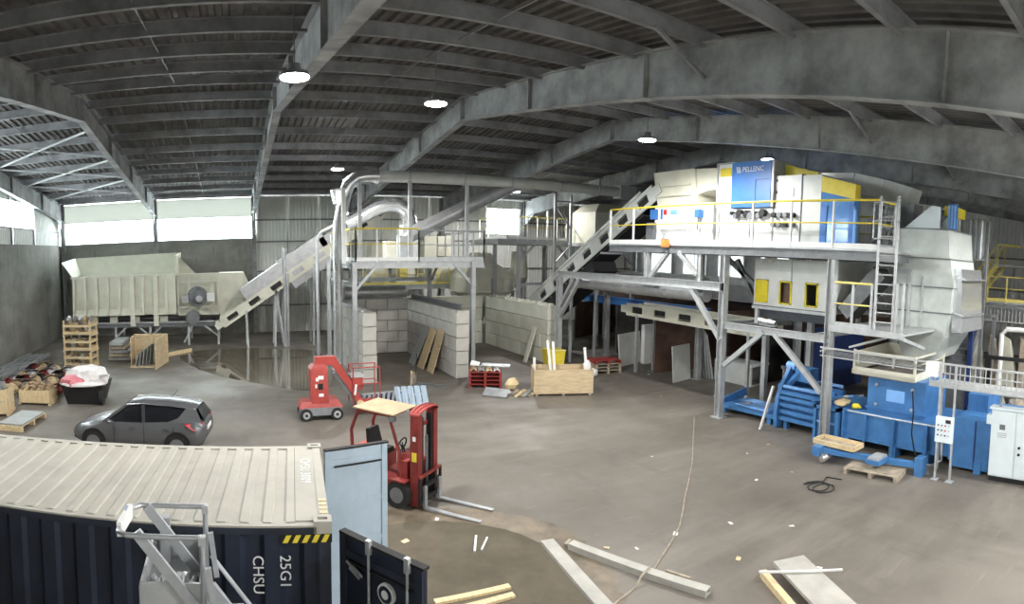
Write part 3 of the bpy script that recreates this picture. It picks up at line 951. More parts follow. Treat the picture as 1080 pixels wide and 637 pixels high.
# crenellated knobs of the top course of the pale wall
t = bw5
for i in range(12):
    MB().hexa([(15.18, 25.6 + i * .61, 2.90), (15.52, 25.6 + i * .61, 2.90), (15.52, 25.94 + i * .61, 2.90), (15.18, 25.94 + i * .61, 2.90), (15.24, 25.66 + i * .61, 3.02), (15.46, 25.66 + i * .61, 3.02), (15.46, 25.88 + i * .61, 3.02), (15.24, 25.88 + i * .61, 3.02)]).build('coupling_knob', 'block_cream', t)
# steel rail along the top of the bay walls
tag(MB().bar((5.55, 24.5, 3.06), (5.55, 31.2, 3.06), .1, .1).build('edge_rail', 'galv'), 'grey steel angle along the top of the block wall', 'rail')
tag(MB().ibar((9.9, 24.2, 3.13), (9.9, 31.5, 3.13), .2, .24, .02).build('top_beam', 'galv_dark'), 'dark steel beam lying on top of the middle block wall', 'beam')
tag(MB().ibar((10.15, 25.4, 3.1), (10.15, 31.5, 3.1), .12, .16, .02).build('top_channel', 'galv'), 'narrow grey steel channel lying on the middle block wall', 'beam')
bd = thing('bay_duct', 'thick grey round duct lying above the bay back wall', 'duct', (8, 31.7, 3.0))
MB().cyl((6.15, 31.75, 3.36), (9.58, 31.75, 3.36), .34, n=20).build('duct_body', 'duct', bd)
for x in (6.6, 7.9, 9.2):
    MB().cyl((x - .03, 31.75, 3.36), (x + .03, 31.75, 3.36), .36, n=20).build('duct_flange', 'galv', bd)
# plywood sheets leaning in the bay
for j, (y, w_, mt) in enumerate(((25.3, .85, 'plywood'), (26.4, .9, 'wood_pale'), (27.5, .9, 'board_grey'))):
    tag(MB().plate([(8.95 - .1 * j, y, .005), (8.95 - .1 * j, y + w_, .005), (9.56, y + w_ + .1, 1.95 - .1 * j), (9.56, y + .1, 1.95 - .1 * j)], .025).build('plywood_sheet', mt),
        ['tan plywood sheet leaning at the open end of the middle block wall', 'pale plywood sheet leaning between two sheets on the block wall', 'grey board leaning deepest in the block bay'][j], 'sheet')
# lone pallet fork attachment lying in the bay
fk = thing('fork_attachment', 'yellow-brown fork attachment lying on the bay floor', 'attachment', (7.6, 23.4, 0), R(-35), local=True)
MB().prism([(-.2, 0), (.2, 0), (.14, .5), (-.1, .62)], 'x', -.25, -.2).build('upright_plate', 'wood_pale', fk)
MB().box(-.2, -.12, -.3, .3, .05, .5).build('carriage', 'wood_grey', fk)
for y in (-.22, .22):
    MB().hexa([(-.15, y - .06, .02), (1.3, y - .05, .01), (1.3, y + .05, .01), (-.15, y + .06, .02), (-.15, y - .06, .08), (1.3, y - .05, .03), (1.3, y + .05, .03), (-.15, y + .06, .08)]).build('fork_tine', 'galv_dark', fk)
MB().cyl((-.1, .1, .4), (-.05, .1, 1.3), .015, n=6).build('lever', 'black', fk)

# louvred grey grating and blue rack parts by the lift
rk = thing('slat_rack', 'pale grey slatted roller rack on the floor behind the forklift canopy', 'rack', (5.4, 20.8, 0), R(8), local=True)
for i in range(10):
    MB().bar((-.85 + i * .19, -.3, .06), (-.75 + i * .19, -.2, .48), .1, .03).build('slat', 'galv', rk)
MB().bar((-.95, -.3, .05), (1.05, -.3, .05), .06).build('lower_rail', 'galv', rk)
MB().bar((-.85, -.18, .48), (1.1, -.18, .48), .06).build('upper_rail', 'galv', rk)
MB().box(-.9, 1.0, -.1, .45, 0, .3).build('dark_base', 'blue_dark', rk)
lv = thing('louvre_panel', 'light blue-grey ribbed metal panel leaning by the roller rack', 'panel', (6.2, 19.9, 0), R(-5), local=True)
for i in range(5):
    MB().hexa([(-.5 + i * .24, -.25, 0), (-.40 + i * .24, -.35, 0), (-.30 + i * .24, -.25, 0), (-.40 + i * .24, -.15, 0), (-.56 + i * .24, .12, .78), (-.46 + i * .24, .02, .80), (-.36 + i * .24, .12, .78), (-.46 + i * .24, .22, .78)]).build('rib', 'door_light', lv)
MB().bar((-.5, -.1, .2), (.62, -.1, .2), .05).build('cross_bar', 'door_light', lv)
MB().bar((-.5, .05, .5), (.62, .05, .5), .05).build('cross_bar', 'door_light', lv)

# ---- red pallets with scrap
def heap(x, y, z, n, seed, label, group, mats, rz_=0., cell=.3):
    """folded offcuts lying side by side, four to a row"""
    rr = random.Random(seed)
    for j in range(n):
        u, v = (j % 4 - 1.5) * cell, (j // 4 - 1) * cell
        c = Vector((x + math.cos(rz_) * u - math.sin(rz_) * v, y + math.sin(rz_) * u + math.cos(rz_) * v, z))
        a = rz_ + rr.uniform(-.15, .15)
        s1, s2 = rr.uniform(.36, .41) * cell, rr.uniform(.34, .41) * cell
        e1 = Vector((math.cos(a), math.sin(a), 0)) * s1
        e2 = Vector((-math.sin(a), math.cos(a), 0)) * s2
        k = Vector((0, 0, rr.uniform(.05, .11)))
        m = MB().plate([c - e1 - e2, c - e2 + k, c + e2 + k, c - e1 + e2], .02).plate([c - e2 + k, c + e1 - e2, c + e1 + e2, c + e2 + k], .02)
        tag(m.build(label[0], mats[j % len(mats)]), {'cardboard': 'brown cardboard ', 'foil': 'silvery ', 'wood_pale': 'pale wooden ', 'plastic_white': 'white plastic ', 'wood_grey': 'grey wooden '}[mats[j % len(mats)]] + label[1], label[2], group)
for i in range(4):
    pallet('red_pallet', ['bottom red pallet of the scrap stack in front of the bay', 'second red pallet up in the scrap stack before the bay', 'third red pallet up in the scrap stack before the bay', 'topmost red pallet of the scrap stack before the bay'][i],
           10.25, 22.4, R(-24), 1.35, 1.15, .16, 'red_pallet', 'red pallets stacked before the bay', 5, i * .165)
heap(10.25, 22.4, .665, 12, 5, ('sheet_scrap', 'offcut lying on the red pallet stack', 'scrap'), 'offcuts on the red pallet stack', ['cardboard', 'foil', 'wood_pale', 'plastic_white'], R(-24), .32)
tag(MB().plate([(10.1, 22.5, .805), (11.1, 21.85, .79), (11.35, 22.25, .81), (10.35, 22.9, .83)], .03).build('foil_sheet', 'foil'), 'bent silver sheet on top of the red pallet stack', 'sheet')
tag(MB().plate([(9.75, 22.85, .80), (10.05, 22.62, .79), (10.28, 22.98, .84), (9.98, 23.2, .92)], .03).build('foil_sheet', 'plastic_white'), 'white bent sheet at the back of the red pallet stack', 'sheet')
heap(11.1, 20.4, .003, 12, 8, ('floor_scrap', 'offcut on the floor beside the red pallet stack', 'scrap'), 'offcuts on the floor by the red pallets', ['wood_pale', 'foil', 'cardboard', 'plastic_white', 'wood_grey'], 0, .34)
tag(MB().plate([(9.35, 20.7, .02), (10.05, 20.0, .02), (10.45, 20.5, .18), (9.75, 21.2, .2)], .03).build('grey_sheet_scrap', 'galv_sheet'), 'bent grey sheet on the floor by the red pallets', 'sheet')
tag(MB().blob((10.85, 21.15, .26), .28, .22, .26, 3, .2).build('wood_lump', 'wood_pale'), 'pale crumpled packing lump beside the red pallets', 'scrap')

# ---- wooden box with battens
wbx = thing('plywood_box', 'large pale plywood box with white battens sticking out', 'box', (12.5, 20.0, 0), R(-23), local=True)
MB().box(-1.17, 1.17, -.62, -.59, .1, 1.02).build('front_panel', 'plywood', wbx)
MB().box(-1.17, 1.17, .59, .62, .1, 1.02).build('back_panel', 'plywood', wbx)
for s in (-1, 1):
    MB().box(s * 1.15 - .015, s * 1.15 + .015, -.59, .59, .1, 1.02).build('end_panel', 'plywood', wbx)
MB().box(-1.17, 1.17, -.62, .62, .08, .12).build('floor_board', 'plywood', wbx)
for x in (-1.05, 0, 1.05):
    MB().box(x - .05, x + .05, -.6, .6, 0, .08).build('skid', 'wood_grey', wbx)
for j, (x0, x1, h) in enumerate(((-1.05, -1.07, 1.35), (-.35, -.55, 2.05), (-.25, -.32, 2.0), (1.05, .98, 1.75))):
    m = MB().bar((x0, .2 - .1 * j, .13), (x1, .35, h), .10, .06)
    c, s = math.cos(R(-23)), math.sin(R(-23))
    m.v = [(c * x - s * y + 12.5, s * x + c * y + 20.0, z) for x, y, z in m.v]
    tag(m.build('batten', 'board_white'), 'white batten sticking out of the plywood box', 'batten', 'battens in the plywood box')
tag(MB().blob((13.45, 19.6, 1.0), .16, .16, .3, 2, .3).build('wrap_bundle', 'plastic_white'), 'white wrap bundle hanging on the plywood box corner', 'wrap')
yb = thing('yellow_bin', 'square yellow bin standing behind the plywood box', 'bin', (14.6, 24.2, 0))
MB().hexa([(14.2, 23.9, 0), (14.9, 23.7, 0), (15.0, 24.35, 0), (14.3, 24.5, 0), (14.1, 23.85, 1.0), (14.95, 23.6, 1.0), (15.02, 24.4, 1.0), (14.22, 24.6, 1.0)]).build('bin_body', 'yellow', yb)
MB().bar((14.1, 23.83, .98), (14.95, 23.58, .98), .05, .06).build('bin_rim', 'yellow_pale', yb)
for i, (x, y, l) in enumerate(((15.0, 27.0, 'pale batten leaning against the pale block wall at mid length'), (14.98, 24.2, 'pale batten leaning at the end of the pale block wall'))):
    if i == 0:
        tag(MB().plate([(14.3, 26.3, 0), (14.3, 26.65, 0), (14.98, 26.85, 1.75), (14.98, 26.5, 1.75)], .05).build('leaning_batten', 'block_cream'), l, 'batten')
for i in range(4):
    pallet('dark_pallet', ['bottom pallet of the dark stack beside the yellow bin', 'second pallet up of the dark stack beside the yellow bin', 'third pallet up of the dark stack beside the yellow bin', 'reddish topmost pallet of the stack beside the yellow bin'][i], 16.5, 22.6, R(-12), 1.3, 1.0, .15, 'red_pallet' if i == 3 else 'wood_grey', 'pallets beside the yellow bin', 5, i * .155)
tag(MB().blob((15.3, 21.9, .2), .25, .2, .2, 4, .3).build('white_bag', 'plastic_white'), 'small white bag on the floor beside the yellow bin', 'bag')

# ================================================================== PLATFORM over the bays, with ducts
pf = thing('bay_platform', 'galvanised platform with yellow railing standing over the block bays', 'platform', (8.5, 28.8, 0))
PZ = 5.15
px0, px1, py0, py1 = 5.5, 11.6, 25.6, 32.0
platform(pf, px0, px1, py0, py1, PZ, [(5.4, 25.45, 0), (5.3, 31.6, 0), (11.0, 25.5, 0), (11.1, 31.9, 0)])
for a, b in (((5.45, 25.6, 4.0), (5.45, 26.6, 5.0)), ((5.45, 31.4, 4.0), (5.45, 30.4, 5.0)), ((11.1, 25.6, 3.9), (10.1, 25.6, 5.0)), ((5.5, 25.6, 3.9), (6.5, 25.6, 5.0)), ((11.1, 31.5, 4.0), (11.1, 30.4, 5.0))):
    MB().bar(a, b, .12).build('knee_brace', 'galv', pf)
MB().ibar((5.4, 31.6, 4.05), (11.1, 31.6, 4.05), .14, .2, .012).build('tie_beam', 'galv', pf)
MB().ibar((5.4, 25.6, 4.1), (5.4, 31.6, 4.1), .14, .2, .012).build('tie_beam', 'galv', pf)
railing(pf, [(5.5, 32.0), (5.5, 25.6), (8.4, 25.6)], PZ, 1.42, 1.0)
railing(pf, [(8.4, 25.6), (11.6, 25.6), (11.6, 32)], PZ, 1.35, 1.3, 'galv', 'galv')
for x, y, zt in ((5.0, 25.7, 8.3), (5.82, 26.15, 8.62), (8.2, 26.3, 8.75), (11.3, 27, 8.75)):
    MB().bar((x, y, PZ - .1), (x, y, zt), .16).build('duct_post', 'white_paint' if x < 5.3 else 'galv', pf)
MB().bar((5.82, 26.15, 8.6), (6.4, 26.3, 8.6), .1).build('post_arm', 'galv', pf)
# long horizontal duct and its elbow
hd = thing('main_duct', 'long pale round duct running under the roof with a shiny elbow', 'duct', (13, 26.6, 8.9))
Yd = 26.5
MB().cyl((6.7, Yd, 8.95), (20.6, Yd, 8.95), .26, n=20).build('duct_body', 'pale_grey', hd)
for x in (8.2, 10.9, 13.4, 16.2, 18.6):
    MB().cyl((x - .04, Yd, 8.95), (x + .04, Yd, 8.95), .30, n=20).build('duct_flange', 'galv', hd)
el = [(6.7, Yd, 8.95), (6.2, Yd, 8.95), (5.75, Yd, 8.85), (5.4, Yd, 8.55), (5.25, Yd + .05, 8.15), (5.12, Yd + .2, 7.6), (5.03, Yd + .35, 6.9), (4.98, Yd + .42, 6.2), (4.98, Yd + .42, 3.0), (4.98, Yd + .42, 0.01)]
MB().tube(el, [.30] * 6 + [.27, .2, .16, .16], 18).build('elbow', 'duct_shiny', hd)
MB().cyl((6.75, Yd, 8.95), (6.65, Yd, 8.95), .36, n=20).build('duct_flange', 'duct_shiny', hd)
MB().hexa([(4.75, 26.3, 7.7), (5.0, 26.3, 7.6), (5.0, 26.7, 7.6), (4.75, 26.7, 7.7), (4.6, 26.3, 8.3), (5.05, 26.3, 8.4), (5.05, 26.7, 8.4), (4.6, 26.7, 8.3)]).build('damper_box', 'duct_shiny', hd)
MB().box(19.9, 21.0, Yd - .35, Yd + .35, 8.6, 9.3).build('end_box', 'galv', hd)
for x in (9.5, 14.8, 18.0):
    MB().cyl((x, Yd, 9.2), (x, Yd, rtop(Yd) - .05), .015, n=6).build('hanger_rod', 'galv_dark', hd)
dd = thing('diagonal_duct', 'thick grey round duct slanting down to the platform', 'duct', (11, 28, 6.5))
MB().cyl((14.0, 27.4, 8.95), (8.9, 27.9, 6.45), .36, n=20).build('duct_body', 'duct', dd)
MB().cyl((14.0, 27.4, 8.95), (14.7, Yd, 8.95), .36, .3, 20).build('duct_joint', 'duct', dd)
MB().cyl((8.92, 27.9, 6.47), (8.4, 27.9, 6.1), .36, .30, 20).build('duct_end', 'duct', dd)
MB().box(8.1, 8.75, 27.55, 28.25, PZ, 6.3).build('fan_box', 'galv', dd)
# cyclone duct arcing to the chute box
ad = thing('arched_duct', 'shiny arched duct bending down into a grey chute box', 'duct', (8.4, 30, PZ))
MB().tube([(6.1, 30.5, 6.95), (6.9, 30.4, 7.35), (7.6, 30.2, 7.75), (8.2, 30.1, 7.95), (8.7, 30, 7.95), (9.1, 30, 7.7), (9.3, 30, 7.25), (9.35, 30, 6.9)], [.32, .34, .36, .38, .40, .40, .40, .42], 18).build('duct_body', 'duct_shiny', ad)
MB().hexa([(8.75, 29.6, PZ), (9.75, 29.6, PZ), (9.75, 30.5, PZ), (8.75, 30.5, PZ), (8.9, 29.7, 6.95), (9.75, 29.7, 6.95), (9.75, 30.4, 6.95), (8.9, 30.4, 6.95)]).build('chute_box', 'pale_grey', ad)
MB().box(7.95, 8.6, 29.6, 30.3, PZ, 6.1).build('side_box', 'cream', ad)
# standing pipes at the corner of the platform
sp = thing('standing_pipe', 'tall grey standing pipe frame beside the bay platform', 'pipe', (4.6, 27.5, 0))
MB().tube([(4.95, 27.6, 0), (4.95, 27.6, 6.9), (5.1, 27.6, 7.15), (5.6, 27.6, 7.3)], .10, 12).build('pipe', 'galv', sp)
MB().tube([(4.55, 30.6, 0), (4.55, 30.6, 6.3), (4.75, 30.6, 6.6), (5.4, 30.6, 6.9)], .09, 12).build('pipe', 'duct', sp)
MB().cyl((4.75, 27.6, 0), (5.15, 27.6, 0.02), .2, n=12).build('pipe_foot', 'galv', sp)
fp = thing('floor_pipe', 'short grey pipe standing on the floor behind the inclined conveyor', 'pipe', (3.3, 37.2, 0))
MB().cyl((3.3, 37.2, 0), (3.3, 37.2, 4.0), .16, n=12).build('pipe', 'duct', fp)
MB().cyl((3.3, 37.2, 0), (3.3, 37.2, .05), .24, n=12).build('pipe_foot', 'galv', fp)

# ================================================================== cream separator behind the pale bay
sep = thing('cream_separator', 'pale cream angular separator hopper behind the pale block bay', 'machine', (16.0, 35.5, 0))
def ringz(x0, x1, y0, y1, z):
    return [(x0, y0, z), (x1, y0, z), (x1, y1, z), (x0, y1, z)]
MB().loft([ringz(15.2, 16.2, 35.2, 36.4, 2.1), ringz(14.5, 17.8, 34.6, 37.4, 3.0), ringz(14.4, 18.0, 34.5, 37.5, 3.9), ringz(14.6, 17.6, 34.8, 37.3, 4.3), ringz(15.4, 16.7, 35.2, 36.8, 4.9), ringz(15.6, 16.5, 35.3, 36.6, 5.5)]).build('hopper_shell', 'cream', sep)
for z in (3.0, 3.88):
    MB().box(14.35, 18.05, 34.45, 37.55, z - .04, z + .04).build('band', 'cream', sep)
for x in (15.2, 16.1, 17.0):
    MB().box(x, x + .05, 34.44, 34.5, 3.0, 3.9).build('rib', 'cream', sep)
MB().plate([(14.2, 34.2, 1.0), (14.2, 35.3, 1.0), (14.0, 35.5, 2.6), (14.0, 34.1, 2.6)], .04).build('discharge_chute', 'cream', sep)
MB().plate([(15.4, 35.3, 1.0), (15.4, 34.2, 1.0), (15.9, 34.1, 2.6), (15.9, 35.5, 2.6)], .04).build('discharge_chute', 'cream', sep)
MB().plate([(14.2, 35.3, 1.0), (15.4, 35.3, 1.0), (15.9, 35.5, 2.6), (14.0, 35.5, 2.6)], .04).build('discharge_chute', 'cream', sep)
MB().plate([(14.0, 34.1, 2.6), (14.2, 34.2, 1.0), (15.4, 34.2, 1.0), (15.25, 34.18, 1.5), (14.75, 34.1, 2.6)], .04).build('chute_front', 'cream', sep)
for x, y in ((14.6, 34.7), (17.8, 34.7), (14.6, 37.3), (17.8, 37.3)):
    MB().bar((x, y, 0), (x, y, 3.1), .16).build('leg', 'galv', sep)
MB().cyl((18.6, 35.4, 3.9), (18.6, 35.4, 5.6), .6, .5, 20).build('filter_drum', 'cream', sep)
MB().cyl((18.6, 35.4, 3.2), (18.6, 35.4, 3.9), .25, .6, 20).build('drum_cone', 'cream', sep)

# second platform, further back
p2 = thing('rear_platform', 'galvanised rear platform with pale yellow railing behind the bays', 'platform', (18, 34, 0))
platform(p2, 15.6, 21.2, 32.4, 36.5, 6.35, [(17.1, 32.6, 0), (21, 32.6, 0), (16.2, 34.1, 0), (21, 36.2, 0)])
railing(p2, [(16.2, 32.4), (20.4, 32.4)], 6.35, 1.35, .75, 'yellow_pale')
railing(p2, [(16.2, 32.4), (16.2, 36.5)], 6.35, 1.35, 1.2, 'yellow_pale')
for a, b in (((17.1, 32.6, 5.0), (18.3, 32.6, 6.1)), ((21, 32.6, 4.8), (19.8, 32.6, 6.1))):
    MB().bar(a, b, .12).build('knee_brace', 'galv', p2)
MB().ibar((17.1, 32.6, 3.6), (21, 32.6, 3.6), .12, .16, .012).build('tie_beam', 'galv', p2)
# hoist frame above it
hf = thing('hoist_frame', 'slim galvanised lifting frame standing beside the rear platform', 'frame', (19.0, 30.5, 0))
for x in (18.4, 19.5):
    MB().bar((x, 30.5, 3.4), (x, 30.5, 9.0), .14).build('upright', 'galv', hf)
MB().bar((18.4, 30.5, 4.9), (19.5, 30.5, 6.0), .08).build('diagonal', 'galv', hf)
MB().bar((18.4, 30.5, 8.4), (19.5, 30.5, 7.0), .08).build('diagonal', 'galv', hf)
MB().bar((18.4, 30.5, 8.6), (19.5, 30.5, 8.6), .1).build('crosspiece', 'galv', hf)
MB().ibar((18.2, 30.5, 3.35), (19.7, 30.5, 3.35), .2, .2, .014).build('foot_beam', 'galv', hf)
MB().bar((18.9, 30.5, 0), (18.9, 30.5, 3.3), .2).build('stand_post', 'galv', hf)
# far low platform with yellow rails seen between the bays
p3 = thing('low_platform', 'low far platform with yellow railing seen through the bays', 'platform', (12, 38.5, 0))
platform(p3, 8.6, 16.0, 37.75, 40.0, 3.4, [(8.8, 37.95, 0), (12.2, 37.95, 0), (15.8, 37.95, 0), (8.8, 39.8, 0), (15.8, 39.8, 0)])
railing(p3, [(8.6, 37.75), (16.0, 37.75)], 3.4, 1.3, .75, 'yellow_pale', 'yellow_pale')
for i, (x0, x1, z1, mt) in enumerate(((9.2, 10.5, 6.1, 'cream'), (11.0, 12.4, 5.3, 'white_paint'), (12.9, 15.2, 6.6, 'cream'))):
    bx = thing('plant_housing', ['cream sheet-metal housing on the far low platform nearest the hopper', 'white low housing in the middle of the far low platform', 'wide cream housing at the end of the far low platform'][i], 'machine', ((x0 + x1) / 2, 39, 3.4))
    MB().hexa([(x0, 38.3, 3.4), (x1, 38.3, 3.4), (x1, 39.7, 3.4), (x0, 39.7, 3.4), (x0 + .1, 38.4, z1), (x1 - .2, 38.4, z1), (x1 - .2, 39.6, z1), (x0 + .1, 39.6, z1)]).build('shell', mt, bx)
    MB().box(x0 + .2, x0 + .75, 38.22, 38.32, 3.7, 4.8).build('hatch', 'yellow_pale' if i == 1 else 'cream', bx)
    MB().box(x0, x1, 38.27, 38.32, 4.95, 5.03).build('band', 'cream', bx)

# ================================================================== inclined belt conveyor to the sorting platform
c2 = thing('sorting_conveyor', 'steep pale inclined conveyor with black belt climbing to the sorting platform', 'conveyor', (17, 25, 0))
belt_conveyor(c2, (17.1, 31.7, 1.42), (17.1, 19.2, 8.16), 1.5, .74, 'pale_grey', feet=((.5, 0, 0),))
pv, qv = Vector((17.1, 31.7, 1.42)), Vector((17.1, 19.2, 8.16))
dv = (qv - pv).normalized()
uu = Vector((0, -dv.z, dv.y)) * -1
uu = Vector((0, dv.z, -dv.y)) if uu.z < 0 else uu
MB().bar(pv.lerp(qv, .05) - uu * .42, pv.lerp(qv, .92) - uu * .42, 1.3, .06, uu).build('belt_return', 'belt', c2)
MB().bar(pv.lerp(qv, .04) - uu * .74, pv.lerp(qv, .62) - uu * .74, 1.42, .55, uu).build('belly_pan', 'belt', c2)
for f in (.08, .2, .32, .44, .56, .68):
    c = pv.lerp(qv, f) - uu * .46
    MB().cyl(c - Vector((.7, 0, 0)), c + Vector((.7, 0, 0)), .06, n=10).build('return_roller', 'galv', c2)
for k in (-1, 1):
    MB().bar(pv.lerp(qv, .1) + uu * .44 + Vector((k * .8, 0, 0)), pv.lerp(qv, .95) + uu * .44 + Vector((k * .8, 0, 0)), .05, .12, uu).build('side_guard', 'pale_grey', c2)

# pale machine behind the conveyor head
cm = thing('drum_screen', 'long cream drum screen casing behind the hoist frame', 'machine', (23, 30.5, 0))
MB().box(20.6, 26.0, 29.5, 32.05, 6.2, 8.05).build('casing', 'cream', cm)
MB().hexa([(20.6, 29.5, 8.05), (26.0, 29.5, 8.05), (26.0, 32.05, 8.05), (20.6, 32.05, 8.05), (21.2, 30, 8.6), (25.4, 30, 8.6), (25.4, 31.7, 8.6), (21.2, 31.7, 8.6)]).build('casing_top', 'cream', cm)
for z in (6.6, 7.1, 7.6):
    MB().box(20.55, 26.05, 29.44, 29.5, z, z + .07).build('casing_band', 'cream', cm)
for x in (21.6, 22.9, 24.2, 25.4):
    MB().box(x, x + .08, 29.42, 29.5, 6.2, 8.05).build('casing_rib', 'galv', cm)
MB().box(20.4, 26.2, 29.0, 32.2, 6.0, 6.2).build('base_frame', 'galv', cm)
for x in (20.6, 23.3, 26.0):
    for y in (29.2, 32.0):
        MB().bar((x, y, 0), (x, y, 6.05), .22).build('leg', 'galv', cm)
for a, b in (((20.6, 29.2, 4.9), (21.8, 29.2, 6.0)), ((23.3, 29.2, 4.9), (22.1, 29.2, 6.0))):
    MB().bar(a, b, .14).build('knee_brace', 'galv', cm)
# ================================================================== SORTING PLATFORM
sp_ = thing('sorting_platform', 'long galvanised sorting platform on tall columns with yellow railing', 'platform', (17.5, 14, 0))
SZ = 6.0
XA, XB, YA, YB = 15.15, 20.2, 8.1, 20.6
MB().box(XA, 17.3, YA, YB, SZ - .06, SZ).build('deck', 'galv', sp_)
MB().box(17.3, XB, 8.75, YB, SZ - .06, SZ).build('deck', 'galv', sp_)
for x in (XA, XB):
    MB().ibar((x, YA if x == XA else 8.75, SZ - .2), (x, YB, SZ - .2), .16, .28, .016).build('edge_beam', 'galv_dark', sp_)
for y in (YA, 9.57, 11.7, 13.94, 16.2, 18.05, YB):
    MB().ibar((XA, y, SZ - .2), (17.3 if y == YA else XB, y, SZ - .2), .14, .26, .014).build('cross_beam', 'galv_dark', sp_)
for x, y, zt in ((15.15, 13.94, 5.66), (15.15, 9.57, 5.66), (15.15, 24.6, 4.4), (19.35, 26.4, 4.4), (19.1, 19.0, 5.66), (19.6, 13.9, 5.66), (19.6, 9.6, 5.66)):
    MB().ibar((x, y, 0), (x, y, zt), .24, .24, .018, (0, 1, 0)).build('column', 'galv', sp_)
    MB().box(x - .22, x + .22, y - .22, y + .22, 0, .025).build('base_plate', 'galv', sp_)
MB().ibar((XA, 13.94, 4.55), (XA, 24.7, 4.55), .2, .3, .018).build('longitudinal_beam', 'galv', sp_)
MB().ibar((19.35, 13.94, 4.55), (19.35, 26.6, 4.55), .2, .3, .018).build('longitudinal_beam', 'galv', sp_)
MB().ibar((15.15, 22.7, 4.52), (19.35, 22.7, 4.52), .18, .26, .018).build('end_beam', 'galv', sp_)
for y in (18.05, 15.15):
    MB().ibar((XA, y, 4.7), (XA, y, 5.68), .22 if y > 16 else .12, .2, .014, (0, 1, 0)).build('strut', 'galv', sp_)
for a, b in (((XA, 17.85, 4.72), (XA, 16.85, 5.7)), ((XA, 15.25, 4.9), (XA, 16.25, 5.7)), ((XA, 15.55, 4.42), (XA, 14.0, 2.7)), ((XA, 13.8, 1.85), (XA, 12.1, 3.2)), ((XA, 11.65, 3.2), (XA, 9.75, 1.6)),
             ((XA, 24.5, 3.0), (XA, 23.3, 4.4)), ((XA, 24.5, 2.5), (XA, 22.8, 4.4)), ((19.35, 26.2, 3.4), (19.35, 25.2, 4.4))):
    MB().bar(a, b, .15, .15).build('diagonal_brace', 'galv', sp_)
MB().ibar((XA, 13.94, 3.25), (XA, 9.57, 3.25), .18, .22, .016).build('cross_tie', 'galv', sp_)
MB().ibar((XA, 13.94, 3.25), (19.6, 13.9, 3.25), .16, .2, .016).build('cross_tie', 'galv', sp_)
for x, y, zt in ((17.6, 13.94, 3.2), (17.68, 11.97, 3.9)):
    MB().bar((x, y, 0), (x, y, zt), .2).build('inner_post', 'galv', sp_)
railing(sp_, [(XA + .03, YB), (XA + .03, YA)], SZ, 1.42, 1.56, 'yellow', 'white_paint')
railing(sp_, [(XA + .03, YA), (16.2, YA)], SZ, 1.4, .8, 'yellow', 'galv')
railing(sp_, [(XB, YB), (XB, 8.75)], SZ, 1.4, 1.8, 'yellow', 'white_paint')
# big duct along the beam
bd2 = thing('beam_duct', 'thick dark grey duct running below the platform beam', 'duct', (15.9, 19, 4))
MB().cyl((15.75, 24.3, 4.16), (15.75, 15.3, 4.16), .26, n=20).build('duct_body', 'duct', bd2)
for y in (22.5, 20, 17.4):
    MB().cyl((15.75, y - .04, 4.16), (15.75, y + .04, 4.16), .285, n=20).build('duct_flange', 'galv', bd2)

# ---- head hopper on the conveyor
hh = thing('head_hopper', 'cream and white casing hopper at the head of the steep conveyor', 'machine', (17.5, 17.5, SZ))
MB().box(16.35, 18.9, 15.75, 19.1, SZ + .06, 7.62).build('lower_casing', 'white_paint', hh)
MB().loft([[(16.4, 19.0, 7.6), (16.4, 16.6, 7.6), (18.7, 16.6, 7.6), (18.7, 19.0, 7.6)], [(16.4, 19.15, 8.2), (16.4, 16.75, 8.2), (18.7, 16.75, 8.2), (18.7, 19.15, 8.2)], [(16.3, 19.2, 8.95), (16.3, 16.8, 8.95), (18.7, 16.8, 8.95), (18.7, 19.2, 8.95)]]).build('upper_casing', 'cream', hh)
MB().prism([(16.8, 8.95), (15.67, 8.9), (15.67, 8.1), (16.1, 8.1), (16.75, 7.95)], 'x', 16.45, 18.4).build('outlet_hood', 'cream', hh)
for z in (7.95, 8.35):
    MB().box(16.29, 16.33, 17.0, 19.0, z, z + .03).build('seam_strip', 'cream', hh)
MB().box(16.30, 16.34, 18.6, 19.35, 7.05, 7.45).build('blue_panel', 'blue_machine', hh)
MB().box(16.31, 16.345, 18.35, 18.52, 7.22, 7.42).build('warning_sticker', 'red_light', hh)
MB().box(16.31, 16.345, 17.75, 18.1, 7.22, 7.4).build('info_sticker', 'blue_pale', hh)
for y in (17.2, 16.4):
    MB().box(16.32, 16.35, y - .02, y + .02, SZ + .1, 7.6).build('casing_joint', 'galv', hh)
MB().box(16.1, 16.35, 16.25, 16.5, 7.05, 7.35).build('junction_box', 'blue_machine', hh)
MB().cyl((16.2, 16.4, 7.05), (16.2, 16.4, 6.6), .03, n=6).build('cable_drop', 'galv_dark', hh)
MB().box(16.15, 16.3, 18.95, 19.4, SZ + .05, 6.9).build('service_hatch', 'galv_dark', hh)
ob = thing('orange_box', 'small orange box hanging on the platform edge', 'box', (15.05, 17.2, SZ - .15))
MB().box(14.90, 15.07, 16.72, 17.02, SZ - .12, SZ + .16).build('box_body', 'orange', ob)
MB().box(14.89, 14.91, 16.77, 16.97, SZ - .08, SZ + .12).build('box_cover', 'orange', ob)
MB().box(14.91, 15.06, 16.75, 17.0, SZ + .16, SZ + .19).build('box_lid', 'galv_dark', ob)

